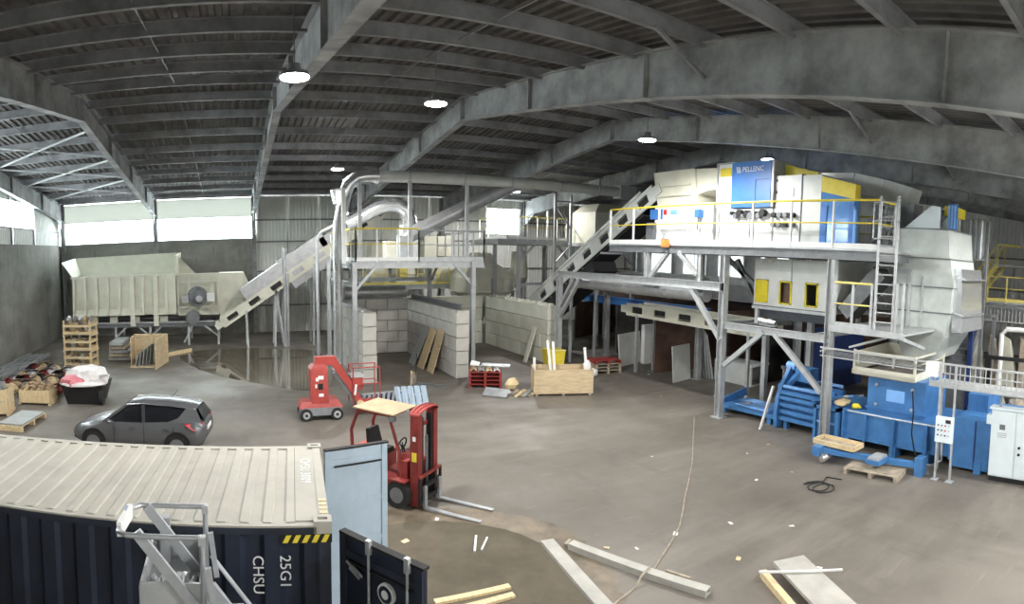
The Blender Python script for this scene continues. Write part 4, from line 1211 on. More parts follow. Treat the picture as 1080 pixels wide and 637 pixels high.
# ---- optical sorter: blue front, white cabinets, blue and yellow end
os_ = thing('optical_sorter', 'blue and white optical sorting machine with white lettering on its hood', 'machine', (17.5, 14, SZ))
XF = 16.45
MB().box(XF, 18.9, 13.0, 15.65, SZ + .06, 7.36).build('lower_casing', 'white_paint', os_)
bp = MB().box(XF - .12, 18.0, 13.03, 14.85, 7.38, 9.0).build('blue_hood', 'blue_machine', os_)
MB().box(XF - .13, XF - .115, 13.7, 13.715, 7.4, 8.35).build('hood_joint', 'blue_dark', bp)
MB().box(XF - .13, XF - .115, 13.08, 13.7, 8.34, 8.355).build('hood_joint', 'blue_dark', bp)
MB().box(XF - .1, 18.0, 12.93, 13.02, 7.38, 9.02).build('hood_side', 'galv', os_)
MB().box(XF - .02, 18.0, 14.87, 15.65, 7.38, 9.0).build('side_panel', 'white_paint', os_)
MB().box(XF - .04, XF - .02, 14.95, 15.5, 8.55, 8.85).build('yellow_patch', 'yellow', os_)
MB().bar((XF - .05, 15.65, 9.02), (XF - .05, 14.85, 9.02), .06).build('top_frame', 'galv', os_)
MB().bar((XF - .05, 15.62, 7.4), (XF - .05, 15.62, 9.0), .06).build('top_frame', 'galv', os_)
text_mesh('PELLENC', .25, 'stencil', 'lettering', os_, (XF - .127, 13.85, 8.72), (R(90), 0, R(-90)))
# emblem: two slanted strokes in a ring
m = MB()
for k in range(3):
    m.bar((XF - .127, 14.63 - k * .07, 8.84), (XF - .127, 14.56 - k * .07, 8.62), .012, .03, (0, 1, .3))
m.build('emblem', 'stencil', os_)
vr = random.Random(5)
for i in range(9):
    y = 14.75 - i * .18
    MB().cyl((XF - .02, y, 7.18 - .1 * (i % 2)), (XF - .22, y, 7.18 - .1 * (i % 2)), .07 + .03 * (i % 3), n=10).build('air_valve', 'galv_dark' if i % 2 else 'black', os_)
MB().box(XF - .03, XF, 13.1, 15.6, 6.62, 6.66).build('casing_joint', 'galv', os_)
for y in (14.0,):
    MB().box(XF - .02, XF, y - .015, y + .015, SZ + .1, 7.3).build('casing_joint', 'galv_dark', os_)
cb = MB().box(XF + .02, 18.2, 11.78, 12.92, SZ + .06, 8.45).build('control_cabinet', 'white_paint', os_)
MB().box(XF - .01, XF + .02, 12.12, 12.62, 7.72, 8.02).build('cabinet_window', 'galv', cb)
MB().box(XF - .02, XF - .01, 12.17, 12.57, 7.76, 7.98).build('window_glass', 'white_paint', cb)
for z in (8.25, 7.85):
    MB().box(XF - .01, XF + .02, 12.82, 12.88, z, z + .08).build('hinge', 'black', cb)
for i in range(8):
    y = 12.85 - (i % 4) * .26
    MB().cyl((XF + .02, y, 7.1 - .32 * (i // 4)), (XF - .18, y, 7.1 - .32 * (i // 4)), .09, n=10).build('hose_coupling', 'galv_dark' if i % 3 else 'black', os_)
MB().box(XF - .05, 18.2, 11.74, 11.78, SZ + .06, 8.46).build('cabinet_edge', 'galv_dark', os_)
MB().box(XF - .02, 18.2, 10.98, 11.74, SZ + .06, 8.42).build('grey_cabinet', 'pale_grey', os_)
MB().prism([(12.9, 8.5), (11.5, 8.5), (11.5, 8.58), (12.9, 8.92)], 'x', XF + .5, XF + .6).build('yellow_fin', 'yellow', os_)
eb = MB().prism([(10.96, SZ + .06), (9.7, SZ + .06), (9.7, 7.6), (10.96, 7.86)], 'x', XF, XF + .3).build('end_panel', 'blue_gloss', os_)
MB().prism([(10.97, 7.86), (9.68, 7.6), (9.68, 8.07), (10.97, 8.36)], 'x', XF - .02, XF + .3).build('end_fascia', 'yellow', os_)
MB().box(XF - .03, XF, 10.72, 10.97, SZ + .06, 7.4).build('corner_strip', 'blue_machine', os_)
MB().box(XF - .03, XF, 9.7, 9.88, SZ + .06, 7.5).build('corner_strip', 'blue_machine', os_)
MB().plate([(XF, 9.68, SZ + .06), (XF - .35, 9.4, SZ + .06), (XF - .35, 9.4, 7.2), (XF, 9.68, 7.4)], .04).build('open_flap', 'blue_pale', os_)
# ducting behind the sorter
dk = thing('sorter_duct', 'square pale sheet-metal duct descending behind the optical sorter', 'duct', (19.6, 10, 7.9))
pts = [(19.2, 12.6, 8.55), (19.2, 11.2, 8.5), (19.2, 10.0, 8.25), (19.2, 8.9, 7.95)]
for i, (a, b) in enumerate(zip(pts[:-1], pts[1:])):
    MB().bar(a, b, .8, .68).build('duct_section', ('blue_pale', 'pale_grey', 'pale_grey')[i] if i else 'pale_grey', dk)
MB().loft([ringz(18.9, 19.5, 8.8, 9.35, 6.0), ringz(18.8, 19.6, 8.72, 9.45, 7.75)]).build('duct_foot', 'galv', dk)
# grey frames of the machine beyond
mf = thing('screen_frame', 'grey lattice of steel rails and rollers behind the sorter', 'frame', (18.2, 9.1, SZ))
for i in range(6):
    z = SZ + .2 + i * .24
    MB().bar((17.6, 9.6, z + .12), (17.6, 8.8, z), .06, .09).build('rail', ('galv', 'galv_dark')[i % 2], mf)
for y in (9.5, 9.15, 8.8):
    MB().bar((17.6, y, SZ), (17.6, y, 7.55), .08).build('upright', 'galv', mf)
for a, b in (((17.55, 9.5, SZ), (17.55, 9.15, 7.3)), ((17.55, 9.15, SZ), (17.55, 8.8, 7.3))):
    MB().bar(a, b, .06).build('diagonal', 'galv', mf)
# white access gate with ladder
lad = thing('access_ladder', 'galvanised ladder from the lower walkway to the sorting platform', 'ladder', (15.05, 7.7, 3.7))
for y in (8.0, 7.42):
    MB().bar((15.02, y, 3.68), (15.02, y, 7.5), .05, .07).build('ladder_rail', 'galv', lad)
for i in range(12):
    MB().cyl((15.02, 8.0, 3.95 + i * .27), (15.02, 7.42, 3.95 + i * .27), .022, n=8).build('rung', 'galv', lad)
for z in (6.3, 6.8, 7.3):
    MB().tube([(15.02, 8.0, z), (14.75, 8.05, z), (14.55, 7.71, z), (14.75, 7.37, z), (15.02, 7.42, z)], .02, 6).build('cage_hoop', 'galv', lad)
for p_ in ((14.75, 8.05), (14.55, 7.71), (14.75, 7.37)):
    MB().bar((*p_, 6.3), (*p_, 7.32), .03).build('cage_bar', 'galv', lad)

# ---- picking cabin below the platform
cab = thing('picking_cabin', 'grey hanging cabin with three yellow framed hatches', 'cabin', (17.3, 12, 3.9))
cx0, cx1, cy0, cy1, cz0, cz1 = 16.4, 18.6, 10.35, 13.65, 3.92, 5.6
MB().box(cx0 + .03, cx1, cy0, cy1, 4.86, cz1).build('upper_wall', 'pale_grey', cab)
ys_ = [13.65, 13.58, 12.98, 12.5, 12.0, 11.42, 10.92, 10.35]
holes = [(13.56, 13.0), (12.5, 11.98), (11.42, 10.9)]
edges = [cy1] + [e for h in holes for e in h] + [cy0]
for i in range(0, len(edges), 2):
    if edges[i] - edges[i + 1] > .02:
        MB().box(cx0 + .03, cx0 + .09, edges[i + 1], edges[i], cz0, 4.86).build('wall_panel', 'pale_grey', cab)
for h in holes:
    MB().box(cx0 + .03, cx0 + .09, h[1], h[0], cz0, 4.05).build('wall_panel', 'pale_grey', cab)
MB().box(cx0 + .09, cx1, cy0, cy0 + .05, cz0, 4.86).build('end_wall', 'pale_grey', cab)
MB().box(cx0 + .09, cx1, cy1 - .05, cy1, cz0, 4.86).build('end_wall', 'pale_grey', cab)
MB().box(cx1 - .05, cx1, cy0, cy1, cz0, 4.86).build('rear_wall', 'pale_grey', cab)
MB().box(cx0 + .05, cx1, cy0, cy1, cz0 - .05, cz0).build('floor_plate', 'pale_grey', cab)
MB().box(cx0, cx0 + .05, 12.0, 12.04, 4.86, cz1).build('panel_joint', 'galv', cab)
for i, (a, b) in enumerate(holes):
    m = MB()
    for z in (4.05, 4.80):
        m.box(cx0 - .01, cx0 + .04, b, a, z, z + .05)
    for y in (a - .05, b):
        m.box(cx0 - .01, cx0 + .04, y, y + .05, 4.05, 4.85)
    hf_ = m.build('hatch_frame', 'yellow_door', cab)
    if i == 0:
        MB().box(cx0 - .005, cx0 + .03, b + .05, a - .05, 4.1, 4.8).build('hatch_door', 'yellow_door', hf_)
    elif i == 1:
        MB().box(cx0 + .16, cx0 + .2, b, a, 4.1, 4.8).build('hatch_curtain', 'brown_panel', cab)
MB().plate([(cx0, cy1, cz0), (cx0, cy0, cz0), (cx0 + .5, cy0, cz0 - .45), (cx0 + .5, cy1, cz0 - .45)], .04).build('sloping_tray', 'galv_dark', cab)
MB().box(cx0 - .05, cx0 + .05, cy0, cy1, cz0 - .1, cz0).build('sill_beam', 'galv', cab)
MB().cyl((15.9, 12.9, 3.48), (15.9, 12.55, 3.44), .12, .10, 14).build('work_lamp', 'duct_shiny', cab)
MB().cyl((15.9, 12.5, 3.46), (15.9, 12.2, 3.42), .12, .10, 14).build('work_lamp', 'duct_shiny', cab)
MB().bar((15.9, 12.9, 3.36), (15.9, 12.2, 3.34), .1, .06).build('lamp_bracket', 'galv', cab)
for a, b in (((17.0, 13.75, 3.5), (17.0, 15.0, 5.5)), ((17.0, 13.75, 4.4), (17.0, 15.6, 5.6))):
    MB().bar(a, b, .16, .16).build('support_brace', 'galv_dark', cab)
for y in (13.5, 10.5):
    for x in (16.5, 18.5):
        MB().bar((x, y, 3.1), (x, y, 3.9), .14).build('hanger', 'galv', cab)
MB().ibar((15.2, 13.5, 3.2), (18.6, 13.5, 3.2), .14, .18, .012).build('support_beam', 'galv', cab)
MB().ibar((15.2, 10.5, 3.2), (18.6, 10.5, 3.2), .14, .18, .012).build('support_beam', 'galv', cab)

# ---- bunkers below
def bunker(label, mt, a, b, h, t=.08):
    a, b = Vector((*a, 0)), Vector((*b, 0))
    o = thing('bunker_partition', label, 'panel', ((a.x + b.x) / 2, (a.y + b.y) / 2, 0))
    d = (b - a).normalized()
    MB().bar(a + Vector((0, 0, h / 2)), b + Vector((0, 0, h / 2)), t, h).build('plate', mt, o)
    for f in (0, .5, 1):
        p_ = a.lerp(b, f)
        n_ = d.cross(Vector((0, 0, 1))) * .07
        MB().bar(p_ - n_ + Vector((0, 0, .02)), p_ - n_ + Vector((0, 0, h)), .08).build('stiffener', 'galv_dark', o)
    return o
bunker('brown steel bunker partition behind the pale block wall', 'brown_panel', (21.6, 32.9), (25.6, 34.1), 2.35)
bunker('steel bunker partition between brown ones, coloured dark for shade', 'shade_steel', (20.3, 26.7), (24.5, 24.9), 2.9)  # dark plate colour carries the shade inside the bunker
bunker('brown steel bunker partition beside the leaning white panel', 'brown_panel', (18.4, 21.2), (22.6, 20.6), 2.5)
bunker('dark brown bunker partition behind the grey trough', 'brown_panel', (20.8, 19.3), (24.5, 18.9), 3.0)
bunker('steel bunker partition behind the baler ramp, coloured dark for shade', 'shade_steel', (21.3, 16.6), (25.5, 16.2), 3.0)
bunker('navy blue bunker partition behind the baler plate', 'blue_dark', (20.2, 13.8), (24.5, 13.6), 2.8)
tag(MB().box(25.6, 25.75, 10, 36, 0, 3.1).build('bunker_rear_wall', 'brown_panel'), 'brown steel rear wall closing the bunkers under the platform', 'wall')
bt = thing('blue_trim_beam', 'blue beam along the bunker tops under the duct', 'beam', (20.4, 25, 2.8))
MB().box(20.25, 20.4, 19.6, 33.0, 2.72, 3.12).build('beam_web', 'blue_machine', bt)
MB().box(20.2, 20.45, 19.6, 33.0, 3.1, 3.14).build('beam_flange', 'blue_machine', bt)
fc = thing('bunker_conveyor', 'cream flat conveyor passing above the bunkers', 'conveyor', (18.7, 18, 0))
belt_conveyor(fc, (18.3, 22.6, 2.95), (18.3, 14.5, 2.85), 1.1, .6, 'cream', feet=((.1, 0, 0), (.95, 0, 0)))
# office windows seen beyond the platform
ofc = thing('rear_cabin', 'pale grey site cabin with bright windows behind the platform beams', 'cabin', (24.5, 24, 3.2))
MB().box(23.4, 26.4, 16, 28.9, 3.35, 5.95).build('cabin_wall', 'galv', ofc)
for y in (17.2, 20.1, 22.8, 25.6):
    f_ = MB().box(23.33, 23.42, y, y + 1.9, 4.5, 5.75).build('window', 'white_paint', ofc)
    MB().box(23.31, 23.34, y + .1, y + .9, 4.6, 5.65).build('pane', 'lit_window', f_)
    MB().box(23.31, 23.34, y + 1.0, y + 1.8, 4.6, 5.65).build('pane', 'lit_window', f_)
for i, (x, y, dx) in enumerate(((22.6, 17.8, 0), (22.6, 27.0, 0))):
    rp_ = thing('process_pipe', ['pale vertical pipe before the cabin windows near the columns', 'pale vertical pipe before the cabin windows near the conveyor'][i], 'pipe', (x, y, 3.3))
    MB().cyl((x, y, 3.3), (x, y, 5.9), .3, n=14).build('pipe', 'pale_grey', rp_)
    MB().cyl((x, y, 3.3), (x, y, 3.4), .38, n=14).build('flange', 'galv', rp_)
# leaning white boards
def board(name, label, a, b, h, t, mt, lean=.0):
    a, b = Vector((*a, 0)), Vector((*b, 0))
    d = (b - a).normalized()
    n_ = d.cross(Vector((0, 0, 1))) * lean
    tag(MB().plate([a, b, b - n_ + Vector((0, 0, h)), a - n_ + Vector((0, 0, h))], t).build(name, mt), label, 'panel')
board('white_board', 'white panel standing at the black bunker opening', (17.85, 23.2), (19.75, 23.85), 1.6, .06, 'board_white', .15)
board('white_slab', 'thick white slab standing at the brown partition', (19.45, 23.5), (20.4, 23.45), 2.0, .3, 'cladding_white')
board('translucent_panel', 'thin translucent white panel leaning by the column', (17.6, 19.0), (18.95, 19.3), 1.6, .03, 'board_white', .12)
for j in range(6):
    tag(MB().bar((19.5 + .04 * j, 19.3 - .14 * j, .01), (19.26, 19.22 - .115 * j, 2.6 - .1 * j), .035, .1).build('leaning_strip', 'galv'), 'grey metal strip leaning on the bunker column', 'strip', 'strips leaning on the bunker column')
tr = thing('grey_trough', 'grey sheet-metal trough with an open end lying at the bunkers', 'trough', (20.5, 17.6, 0))
MB().box(19.8, 20.9, 16.4, 18.6, .0, .06).box(19.8, 19.86, 16.4, 18.6, .06, .92).box(20.84, 20.9, 16.4, 18.6, .06, .92).box(19.86, 20.84, 18.54, 18.6, .06, .92).box(19.8, 20.9, 16.4, 18.6, .9, .95).build('trough_body', 'pale_grey', tr)
MB().box(19.86, 20.84, 17.6, 17.64, .06, .9).build('rusty_baffle', 'brown_panel', tr)
MB().box(19.72, 20.95, 16.33, 16.4, .86, .97).build('end_rim', 'white_paint', tr)
tr2 = thing('short_trough', 'short grey trough behind the inner post', 'trough', (21.6, 14.9, 0))
MB().box(21.0, 22.0, 14.2, 15.6, .0, .06).box(21.0, 22.0, 14.2, 14.26, .06, .9).box(21.0, 22.0, 15.54, 15.6, .06, .9).box(21.94, 22.0, 14.26, 15.54, .06, .9).box(21.0, 22.0, 14.2, 15.6, .84, .9).build('trough_body', 'pale_grey', tr2)
MB().box(20.95, 21.0, 14.15, 15.65, .8, .93).build('side_rim', 'galv', tr2)

# ================================================================== TOWER above the baler
tw = thing('feed_tower', 'tall grey panelled feed tower standing above the blue baler', 'chute', (18.3, 7.4, 2.6))
TX0, TX1 = 17.4, 19.6
def ringy(x0, x1, ya, yb, z):
    return [(x0, ya, z), (x0, yb, z), (x1, yb, z), (x1, ya, z)]
for z0, z1, ya0, yb0, ya1, yb1 in ((5.9, 6.8, 8.62, 6.75, 8.62, 6.85), (5.0, 5.88, 8.58, 6.55, 8.6, 6.72), (4.2, 4.98, 8.52, 6.6, 8.56, 6.6), (3.42, 4.18, 8.45, 6.75, 8.5, 6.62)):
    MB().loft([ringy(TX0, TX1, ya0, yb0, z0), ringy(TX0, TX1, ya1, yb1, z1)]).build('tower_panel', 'tower_grey', tw)
    MB().box(TX0 - .05, TX1, yb1 - .04, ya1 + .04, z1 - .02, z1 + .02).build('panel_flange', 'galv_dark', tw)
MB().loft([ringy(TX0 + .1, TX1 - .3, 8.2, 7.1, 2.66), ringy(TX0, TX1, 8.45, 6.72, 3.42)]).build('chute_cone', 'tower_grey', tw)
MB().box(TX0 - .08, TX0 + .02, 7.98, 8.08, 3.5, 5.45).build('corner_angle', 'galv', tw)
MB().box(TX0 - .06, TX0 + .02, 7.55, 7.6, 3.5, 5.3).build('corner_angle', 'galv', tw)
MB().box(TX0 - .05, TX0, 7.95, 8.5, 5.35, 5.5).build('brace_plate', 'galv', tw)
for z in (5.25, 4.1):
    MB().plate([(TX0 + .1, 6.62, z + .1), (TX0 + .1, 6.2, z), (TX1, 6.2, z), (TX1, 6.62, z + .1)], .04).build('side_fin', 'duct_shiny', tw)
for y0 in (6.45,):
    MB().loft([ringy(TX0 + .2, TX1, 6.62, 6.25, 3.6), ringy(TX0 + .2, TX1, 6.7, 6.4, 5.6)]).build('side_duct', 'duct_shiny', tw)
tp = thing('tower_head', 'pale open hood and blue shutter on top of the feed tower', 'hood', (18, 8, 6.8))
MB().prism([(8.4, 6.83), (7.2, 6.83), (7.2, 7.5), (7.5, 7.55)], 'x', 17.5, 17.56).build('hood_cheek', 'cabinet_white', tp)
MB().prism([(8.4, 6.83), (7.2, 6.83), (7.2, 7.5), (7.5, 7.55)], 'x', 19.3, 19.36).build('hood_cheek', 'cabinet_white', tp)
MB().plate([(17.56, 8.4, 6.83), (19.3, 8.4, 6.83), (19.3, 7.5, 7.5), (17.56, 7.5, 7.5)], .03).build('hood_slope', 'galv_dark', tp)
MB().box(18.2, 19.4, 7.05, 7.35, 7.3, 7.62).build('yellow_beam', 'yellow', tp)
sh = MB().box(17.7, 17.8, 6.72, 7.0, 6.83, 7.62).build('blue_shutter', 'blue_machine', tp)
for i in range(3):
    MB().box(17.66, 17.7, 6.74 + i * .1, 6.80 + i * .1, 6.86, 7.58).build('shutter_rib', 'blue_pale', sh)
gp = thing('ribbed_panel', 'pale galvanised ribbed panel hanging beside the tower', 'panel', (20.0, 6.8, 6.0))
MB().corr((20.0, 6.5, 6.0), (0, 1, 0), (0, 0, 1), .64, 1.35, .2, .06, (-1, 0, 0)).build('ribbed_sheet', 'aluminium', gp, smooth=0)
MB().box(20.0, 20.04, 6.45, 7.18, 5.95, 6.05).build('lower_edge', 'galv', gp)
MB().box(20.0, 20.04, 6.45, 7.18, 7.3, 7.4).build('upper_edge', 'galv', gp)
MB().bar((20.07, 6.42, 0), (20.07, 6.42, 7.35), .12).build('panel_post', 'galv_dark', gp)

# ---- lower walkway
lw = thing('lower_walkway', 'small galvanised walkway with yellow rail below the ladder', 'walkway', (15.6, 8.3, 3.6))
MB().box(14.95, 17.3, 7.0, 9.4, 3.62, 3.68).build('deck', 'galv', lw)
MB().box(14.9, 14.96, 7.0, 9.45, 3.54, 3.72).build('edge_plate', 'galv', lw)
railing(lw, [(14.97, 9.35), (14.97, 8.1)], 3.68, 1.32, .62, 'yellow_pale', 'galv')
for y in (7.3, 7.1):
    MB().bar((14.97, y, 3.6), (14.97, y, 5.1), .06).build('gate_post', 'galv', lw)
MB().bar((15.0, 9.4, 3.5), (15.15, 9.55, 2.9), .1).build('bracket', 'galv', lw)
MB().bar((15.0, 7.1, 3.55), (16.6, 7.1, 3.12), .1).build('bracket', 'galv', lw)
ins = thing('inside_conveyor', 'dark conveyor seen behind the lower walkway rail', 'conveyor', (17.2, 9.3, 3.7))
MB().bar((17.0, 10.0, 3.9), (17.0, 8.75, 5.3), .76, .45).build('belt_body', 'belt', ins)
MB().bar((16.58, 10.0, 3.95), (16.58, 8.75, 5.35), .06, .5).build('side_frame', 'galv_dark', ins)
MB().plate([(15.9, 9.3, 2.95), (15.9, 8.3, 3.3), (16.5, 8.3, 3.3), (16.5, 9.3, 2.95)], .06).build('feed_tray', 'white_paint', ins)

# ================================================================== BALER
ba = thing('baler', 'large blue baler press with cream feed hopper on top', 'baler', (16.8, 8, 0))
BX = 15.55
MB().box(BX, 17.9, 5.56, 9.15, .32, 1.12).build('press_body', 'blue_baler', ba)
MB().box(BX - .04, BX, 5.56, 9.15, 1.05, 1.16).build('top_flange', 'blue_baler', ba)
MB().box(BX - .04, BX, 5.9, 9.15, .30, .38).build('bottom_flange', 'blue_baler', ba)
for y in (9.1, 8.35, 7.4, 6.35, 5.62):
    MB().box(BX - .14, BX + .02, y - .03, y + .03, .02 if y in (9.1, 7.4, 6.35) else .3, 1.12).build('rib', 'blue_baler', ba)
for y in (9.0, 7.4, 6.35, 4.8):
    MB().box(BX - .1, BX + .35, y - .1, y + .1, 0, .32).build('foot', 'blue_baler', ba)
    MB().box(17.5, 17.9, y - .1, y + .1, 0, .32).build('foot', 'blue_baler', ba)
ub = MB().box(BX + .45, 17.7, 6.7, 8.6, 1.12, 2.2).build('feed_box', 'blue_baler', ba)
MB().box(BX + .42, BX + .46, 7.35, 7.95, 1.5, 1.85).build('pale_plate', 'blue_pale', ub)
MB().box(BX + .40, BX + .46, 6.66, 8.64, 1.2, 1.26).build('box_flange', 'blue_baler', ub)
for y in (8.3, 7.1):
    for z in (1.35, 1.95):
        MB().cyl((BX + .45, y, z), (BX + .40, y, z), .05, n=8).build('bolt', 'galv', ub)
MB().box(BX - .05, 17.9, 3.2, 5.55, .1, 1.5).build('ram_housing', 'blue_baler', ba)
MB().box(BX + .9, 17.9, 4.9, 5.5, 1.5, 2.0).build('ram_block', 'blue_baler', ba)
MB().box(BX - .07, BX - .05, 4.9, 4.94, .15, 1.45).build('housing_seam', 'blue_dark', ba)
MB().cyl((BX - .03, 6.0, 1.12), (BX - .03, 9.0, 1.12), .03, n=8).build('hydraulic_pipe', 'galv', ba)
# tying chamber
MB().box(BX, 17.6, 9.2, 10.1, .2, 1.1).build('tying_chamber', 'blue_baler', ba)
for y in (10.05, 9.25):
    MB().box(BX - .25, BX + .05, y - .05, y + .05, 0, 1.15).build('chamber_frame', 'blue_baler', ba)
MB().box(BX - .25, BX, 9.2, 10.1, 1.05, 1.15).build('chamber_top', 'blue_baler', ba)
MB().box(BX - .22, BX - .16, 9.25, 10.05, .62, .68).build('chamber_rail', 'blue_pale', ba)
MB().box(BX - .18, BX - .14, 9.3, 10.0, .05, 1.0).build('chamber_recess', 'blue_baler', ba)
for j in range(5):
    MB().bar((BX - .1 + .2 * j, 10.3 - .12 * j, 1.2), (BX + .5 + .15 * j, 9.5 - .1 * j, 1.38), .06, .06).build('needle_arm', ('blue_baler', 'galv', 'blue_pale')[j % 3], ba)
tag(MB().blob((BX + .3, 9.4, 1.24), .3, .22, .1, 6, .3).build('pale_rag', 'wood_pale'), 'pale crumpled rag lying on the blue baler', 'rag')
tag(MB().blob((BX + .25, 8.88, 1.22), .15, .16, .09, 8, .3).build('yellow_rag', 'yellow'), 'small yellow rag lying on the blue baler', 'rag')
# ribbed bale channel
MB().box(BX + .3, 17.3, 10.1, 11.75, .25, 1.15).build('bale_channel', 'blue_baler', ba)
for z in (.35, .58, .81, 1.04, 1.22):
    MB().box(BX + .12, BX + .32, 10.1, 11.75, z - .06, z + .06).build('channel_rib', 'blue_baler', ba)
for x in (16.1, 16.6, 17.1):
    MB().box(x - .08, x + .08, 10.1, 11.75, 1.15, 1.3).build('channel_top_rib', 'blue_baler', ba)
for y in (10.3, 11.5):
    MB().box(BX + .2, BX + .4, y - .06, y + .06, 0, .3).build('channel_foot', 'blue_baler', ba)
# clamp plate at the channel end, lever arm
pl = [(15.6, .02), (15.55, .5), (15.62, 1.0), (15.85, 1.45), (16.15, 1.85), (16.35, 2.1), (16.62, 2.12), (16.72, 1.85), (17.3, 1.4), (17.5, .9), (17.5, .02)]
MB().prism(pl, 'y', 11.72, 11.86).build('clamp_plate', 'blue_baler', ba)
MB().bar((16.0, 11.65, 1.4), (16.45, 11.3, 2.0), .3, .12).build('clamp_arm', 'blue_baler', ba)
MB().box(16.2, 16.7, 10.9, 11.5, 1.55, 2.0).build('clamp_cylinder_box', 'blue_baler', ba)
MB().cyl((16.4, 11.95, 2.0), (16.4, 11.6, 2.0), .14, n=14).build('pivot_pin', 'blue_pale', ba)
for a, b in (((15.8, 11.65, 1.4), (15.8, 10.2, 1.4)), ((17.2, 11.65, 1.4), (17.2, 10.2, 1.4))):
    MB().cyl(a, b, .06, n=10).build('tension_rod', 'blue_pale', ba)
# outlet ramp
rp = MB().hexa([(15.75, 14.4, .18), (15.75, 11.9, .22), (17.2, 11.9, .22), (17.2, 14.4, .18), (15.75, 14.4, .30), (15.75, 11.9, .36), (17.2, 11.9, .36), (17.2, 14.4, .30)]).build('outlet_ramp', 'blue_baler', ba)
MB().box(15.95, 17.0, 12.4, 13.9, .34, .38).build('ramp_plate', 'blue_pale', rp)
MB().tube([(16.3 + .16 * math.cos(k * math.pi / 8), 13.6 + .16 * math.sin(k * math.pi / 8), .39) for k in range(17)], .025, 6).build('ramp_ring', 'galv_dark', rp)
for y in (14.3, 12.2):
    for x in (15.85, 17.1):
        MB().box(x - .08, x + .08, y - .08, y + .08, 0, .2).build('ramp_foot', 'blue_baler', ba)
MB().bar((15.75, 14.45, .3), (17.2, 14.45, .55), .06, .3).build('ramp_end', 'blue_baler', ba)
MB().box(16.6, 17.2, 11.9, 12.5, .36, 1.25).build('side_block', 'blue_baler', ba)
# feed hopper tray
hx0, hx1, hy0, hy1 = 15.95, 18.2, 7.05, 9.1
for pts_ in ([(hx0, hy1, 2.2), (hx0, hy0, 2.18), (hx0, hy0, 2.42), (hx0, hy1, 2.42)], [(hx1, hy0, 2.2), (hx1, hy1, 2.3), (hx1, hy1, 2.95), (hx1, hy0, 2.95)], [(hx0, hy0, 2.18), (hx1, hy0, 2.2), (hx1, hy0, 2.42), (hx0, hy0, 2.42)], [(hx1, hy1, 2.3), (hx0, hy1, 2.3), (hx0, hy1, 2.86), (hx1, hy1, 2.95)]):
    MB().plate(pts_, .05).build('hopper_wall', 'cream', ba)
MB().box(hx0 - .06, hx0, hy0 - .05, hy1 + .05, 2.2, 2.34).build('hopper_rim', 'cream', ba)
MB().box(hx0, hx1, hy0, hy1, 2.16, 2.22).build('hopper_floor', 'scrap', ba)
for a, b in (((hx0, hy0), (hx0, hy1)), ((hx0, hy0), (hx1, hy0))):
    MB().bar((*a, 2.9), (*b, 2.9), .05).build('hopper_rail', 'cream', ba)
    MB().bar((*a, 2.66), (*b, 2.66), .025).build('hopper_rail', 'cream', ba)
for x in (hx0, hx1):
    for y in (hy0, hy1):
        MB().bar((x, y, 2.2), (x, y, 2.95), .07).build('hopper_post', 'cream', ba)
tag(MB().bar((15.0, 11.95, .02), (15.35, 11.75, 1.45), .09, .05).build('prop_batten', 'board_white'), 'pale batten propped against the baler clamp plate', 'batten')

# ---- handrail and cable tray in front of the baler
gr = thing('guard_walkway', 'galvanised walkway with picket railing above the baler', 'walkway', (14.6, 5.5, 2.5))
MB().box(14.55, 15.5, 1.2, 6.0, 2.46, 2.52).build('deck', 'galv', gr)
MB().bar((14.6, 9.5, 3.08), (14.6, 1.2, 3.08), .05, .05).build('top_rail', 'galv', gr)
MB().bar((14.6, 9.5, 2.84), (14.6, 1.2, 2.84), .03, .03).build('knee_rail', 'galv', gr)
MB().bar((14.6, 6.0, 2.54), (14.6, 1.2, 2.54), .05, .12).build('toe_rail', 'galv', gr)
for i in range(34):
    MB().bar((14.6, 6.0 - i * .14, 2.52), (14.6, 6.0 - i * .14, 3.06), .022).build('picket', 'galv', gr)
for y in (9.4, 8.2, 7.1):
    MB().bar((14.6, y, 2.78), (14.6, y, 3.1), .04).build('rail_post', 'galv', gr)
MB().bar((14.6, 9.5, 2.96), (15.15, 9.6, 2.96), .04).build('rail_return', 'galv', gr)
for y in (5.95, 1.3):
    MB().bar((15.36, y, 0), (15.36, y, 2.5), .1).build('post', 'galv', gr)
for j in range(5):
    MB().cyl((14.66 + .02 * j, 9.4, 2.88 + .03 * j), (14.66 + .02 * j, 5.7, 2.82 + .03 * j), .012, n=6).build('tray_cable', 'galv_dark', gr)
MB().box(14.5, 14.72, 5.75, 6.1, 2.72, 3.1).build('junction_box', 'white_paint', gr)
# ---- panel on two poles
pn = thing('operator_panel', 'pale operator panel with buttons on two thin poles', 'control panel', (14.53, 5.45, 0))
for y in (5.66, 5.24):
    MB().bar((14.53, y, 0), (14.53, y, 3.05), .05).build('pole', 'galv', pn)
    MB().box(14.43, 14.63, y - .1, y + .1, 0, .02).build('pole_foot', 'galv', pn)
pb = MB().box(14.40, 14.50, 5.2, 5.68, 1.05, 1.72).build('panel_box', 'cabinet_white', pn)
for i in range(12):
    MB().cyl((14.40, 5.6 - (i % 4) * .1, 1.5 - (i // 4) * .13), (14.385, 5.6 - (i % 4) * .1, 1.5 - (i // 4) * .13), .022, n=8).build('button', ('black', 'galv_dark', 'red_light', 'galv')[i % 4] if i % 5 else 'black', pb)
MB().box(14.385, 14.40, 5.26, 5.4, 1.57, 1.66).build('display', 'black', pb)
MB().tube([(14.48, 5.5, 1.05), (14.5, 5.5, .7), (14.78, 5.6, .45), (14.9, 5.9, .22), (15.2, 6.2, .1)], .03, 8).build('conduit', 'galv', pn)
